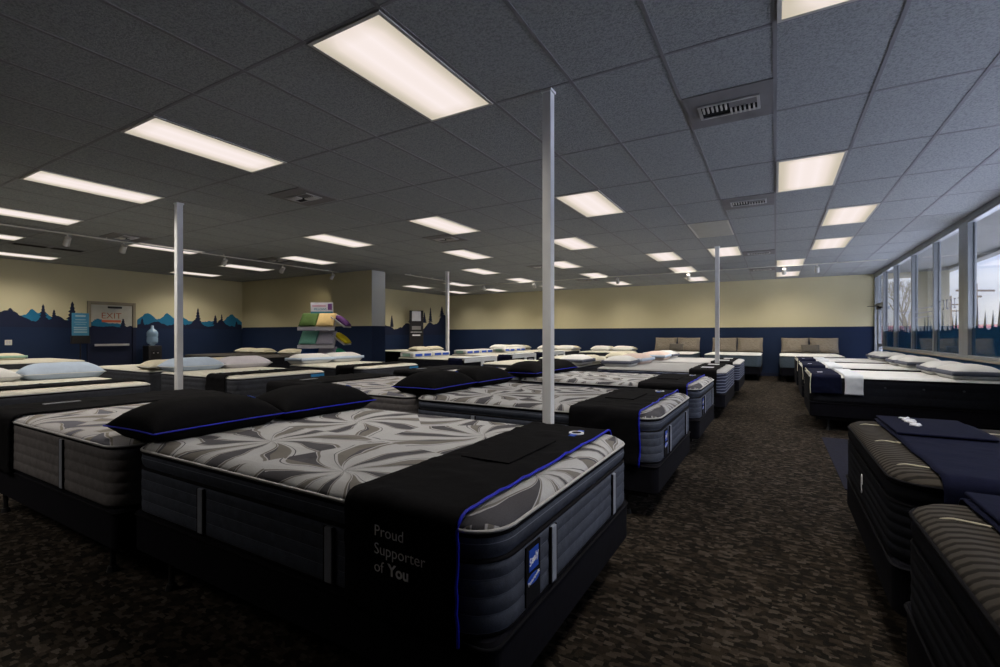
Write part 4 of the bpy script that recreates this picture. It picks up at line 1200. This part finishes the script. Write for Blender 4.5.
obj('tap', bm, M['silver'], tp)
bm = bmesh.new(); prof = [(1.0, .05), (1.03, .06), (1.07, .125), (1.12, .135), (1.22, .130), (1.24, .122), (1.26, .132), (1.36, .135), (1.42, .10), (1.47, .04), (1.55, .035), (1.56, .02)]
rings = [[bm.verts.new((r * math.cos(2 * PI * q / 20), r * math.sin(2 * PI * q / 20), z)) for q in range(20)] for z, r in prof]
for a_, b_ in zip(rings, rings[1:]):
    for q in range(20): bm.faces.new((a_[q], a_[(q + 1) % 20], b_[(q + 1) % 20], b_[q]))
bm.faces.new(rings[0][::-1]); bm.faces.new(rings[-1])
obj('water_bottle', bm, M['bottle'], cw, smooth=True)
tag(cw, 'black water cooler with a blue bottle against the mural wall', 'water cooler')
sp = empty('switch_plate', (XL, 3.75, 1.12)); boxes('plate', [(0, .008, -.06, .06, -.06, .06)], M['white_metal'], sp, .002); boxes('rocker', [(.008, .013, -.035, -.008, -.03, .03), (.008, .013, .008, .035, -.03, .03)], M['paper'], sp)
tag(sp, 'white double switch plate on the navy wall at the left', 'switch plate')
boxes('floor_mat', [(.50, 2.3, 4.87, 7.2, 0.0005, .008)], M['mat_navy'])
tag(bpy.data.objects['floor_mat'], 'dark navy mat on the carpet between window-side beds', 'mat')

# ------------------------------------------------------------------ outside
bm = bmesh.new(); box(bm, XR + .15, 220, -60, 420, -.16, -.06); struct('ground', bm, M['asphalt'])
bm = bmesh.new(); box(bm, XR + .15, 4.1, -5, 19.5, 3.10, 3.14); box(bm, 3.95, 4.15, -5, 19.5, 3.02, 3.6); canopy = obj('canopy', bm, M['beige_ext']); canopy['kind'] = 'structure'
bm = bmesh.new(); box(bm, 3.55, 4.0, 16.9, 18.7, -.06, 3.10, .01)
tag(obj('canopy_pier', bm, M['beige_ext']), 'beige masonry pier outside the windows holding the canopy', 'pier')
def upole(x, y, h, lb, arms):
    t = empty('utility_pole', (x, y, -.06))
    bm = bmesh.new(); cyl(bm, (0, 0, 0), (0, 0, h), .22, .14, 10); obj('pole', bm, M['wood_pole'], t)
    dx, dy = .8645, .5027
    for z, w_ in arms:
        bm = bmesh.new(); tube(bm, [(-dx * w_, -dy * w_, z), (dx * w_, dy * w_, z)], .09, 5); obj('crossarm', bm, M['wood_pole'], t)
    tag(t, lb, 'utility pole')
upole(14.55, 54.7, 5.7, 'nearer wooden utility pole seen through the large right pane', [(5.1, 1.6), (4.6, .5)])
upole(19.1, 80.5, 6.3, 'farther utility pole with two crossarms, seen through the narrower pane', [(5.2, 2.3), (4.4, 1.8)])
wh = empty('warehouse', (34, 92, -.06), R(-25))
boxes('wall', [(-30, 30, -6, 6, 0, 2.3)], M['ext_white'], wh); boxes('roof', [(-30.5, 30.5, -6.5, 6.5, 2.3, 2.8)], M['roof_red'], wh); boxes('loading_doors', [(-26 + q * 7, -22 + q * 7, -6.1, -6.0, 0, 2.1) for q in range(8)], M['roof_red'], wh)
tag(wh, 'long low white and red warehouse far beyond the car park', 'building')
bm = bmesh.new(); row0 = None
prev = None
for q in range(60):
    a = R(20 + q * 1.4); d_ = 380
    x, y = d_ * math.sin(a), d_ * math.cos(a); h = 15 + 7 * noise.noise(Vector((q * .15, 3, 0)))
    cur = [bm.verts.new((x * .86, y * .86, -1)), bm.verts.new((x, y, h)), bm.verts.new((x * 1.2, y * 1.2, -1))]
    if prev:
        bm.faces.new((prev[0], cur[0], cur[1], prev[1])); bm.faces.new((prev[1], cur[1], cur[2], prev[2]))
    prev = cur
struct('hills', bm, M['hill'])
def bare_tree(x, y):
    t = empty('bare_tree', (x, y, -.06)); rnd = random.Random(5); tr = bmesh.new(); br = bmesh.new()
    cyl(tr, (0, 0, 0), (0, 0, 1.6), .11, .08, 8)
    def grow(p, d_, l, r, n):
        q = p + d_ * l; tube(br, [p, (p + q) / 2 + Vector((rnd.uniform(-.05, .05),) * 3), q], r, 4)
        if n == 0: return
        for _ in range(3):
            nd = (d_ + Vector((rnd.uniform(-.7, .7), rnd.uniform(-.7, .7), rnd.uniform(-.1, .5)))).normalized()
            grow(q, nd, l * .72, r * .6, n - 1)
    for _ in range(4): grow(Vector((0, 0, 1.5)), Vector((rnd.uniform(-.6, .6), rnd.uniform(-.6, .6), 1)).normalized(), 1.0, .045, 4)
    obj('trunk', tr, M['bark'], t); obj('branches', br, M['bark'], t)
    tag(t, 'bare leafless tree outside beyond the pier', 'tree')
bare_tree(6.0, 32.4)

# ------------------------------------------------------------------ world
w = bpy.data.worlds.new('overcast_sky'); bpy.context.scene.world = w; w.use_nodes = True
nt = w.node_tree; nt.nodes.clear(); out = nt.nodes.new('ShaderNodeOutputWorld'); bg = nt.nodes.new('ShaderNodeBackground')
tc = N(nt, 'ShaderNodeTexCoord'); mp = N(nt, 'ShaderNodeMapping'); mp.inputs['Scale'].default_value = (3, 3, 9)
L(nt, tc.outputs['Generated'], mp.inputs['Vector'])
n = N(nt, 'ShaderNodeTexNoise', inp={'Scale': 1.1, 'Detail': 5.0, 'Distortion': .3}); L(nt, mp.outputs[0], n.inputs['Vector'])
c = ramp(nt, n.outputs[0], [(.36, (.46, .49, .66)), (.5, (.66, .67, .80)), (.62, (.93, .90, .98))])
sx = N(nt, 'ShaderNodeSeparateXYZ'); L(nt, tc.outputs['Generated'], sx.inputs[0])
up = math_(nt, 'MAXIMUM', sx.outputs[2], 0.0)
st_ = math_(nt, 'MULTIPLY_ADD', math_(nt, 'POWER', up, 1.5), 26.0, 1.25)
L(nt, c, bg.inputs[0]); L(nt, st_, bg.inputs[1])
L(nt, bg.outputs[0], out.inputs[0])

# ------------------------------------------------------------------ camera
cam = bpy.data.cameras.new('camera'); co = bpy.data.objects.new('camera', cam); C.objects.link(co)
co.location = (0, 0, CAM_H); co.rotation_euler = (R(90), 0, R(30.18))
cam.sensor_width = 36; cam.lens = 474 / 1000 * 36; cam.shift_y = 1.5 / 1000; cam.clip_start = .05; cam.clip_end = 1500
sc = bpy.context.scene; sc.camera = co
sc.view_settings.view_transform = 'Standard'; sc.view_settings.look = 'None'; sc.view_settings.exposure = 0.0; sc.view_settings.gamma = 1.0
sc.view_settings.use_curve_mapping = False
for o in list(C.objects):
    if '_used' in o.keys(): del o['_used']
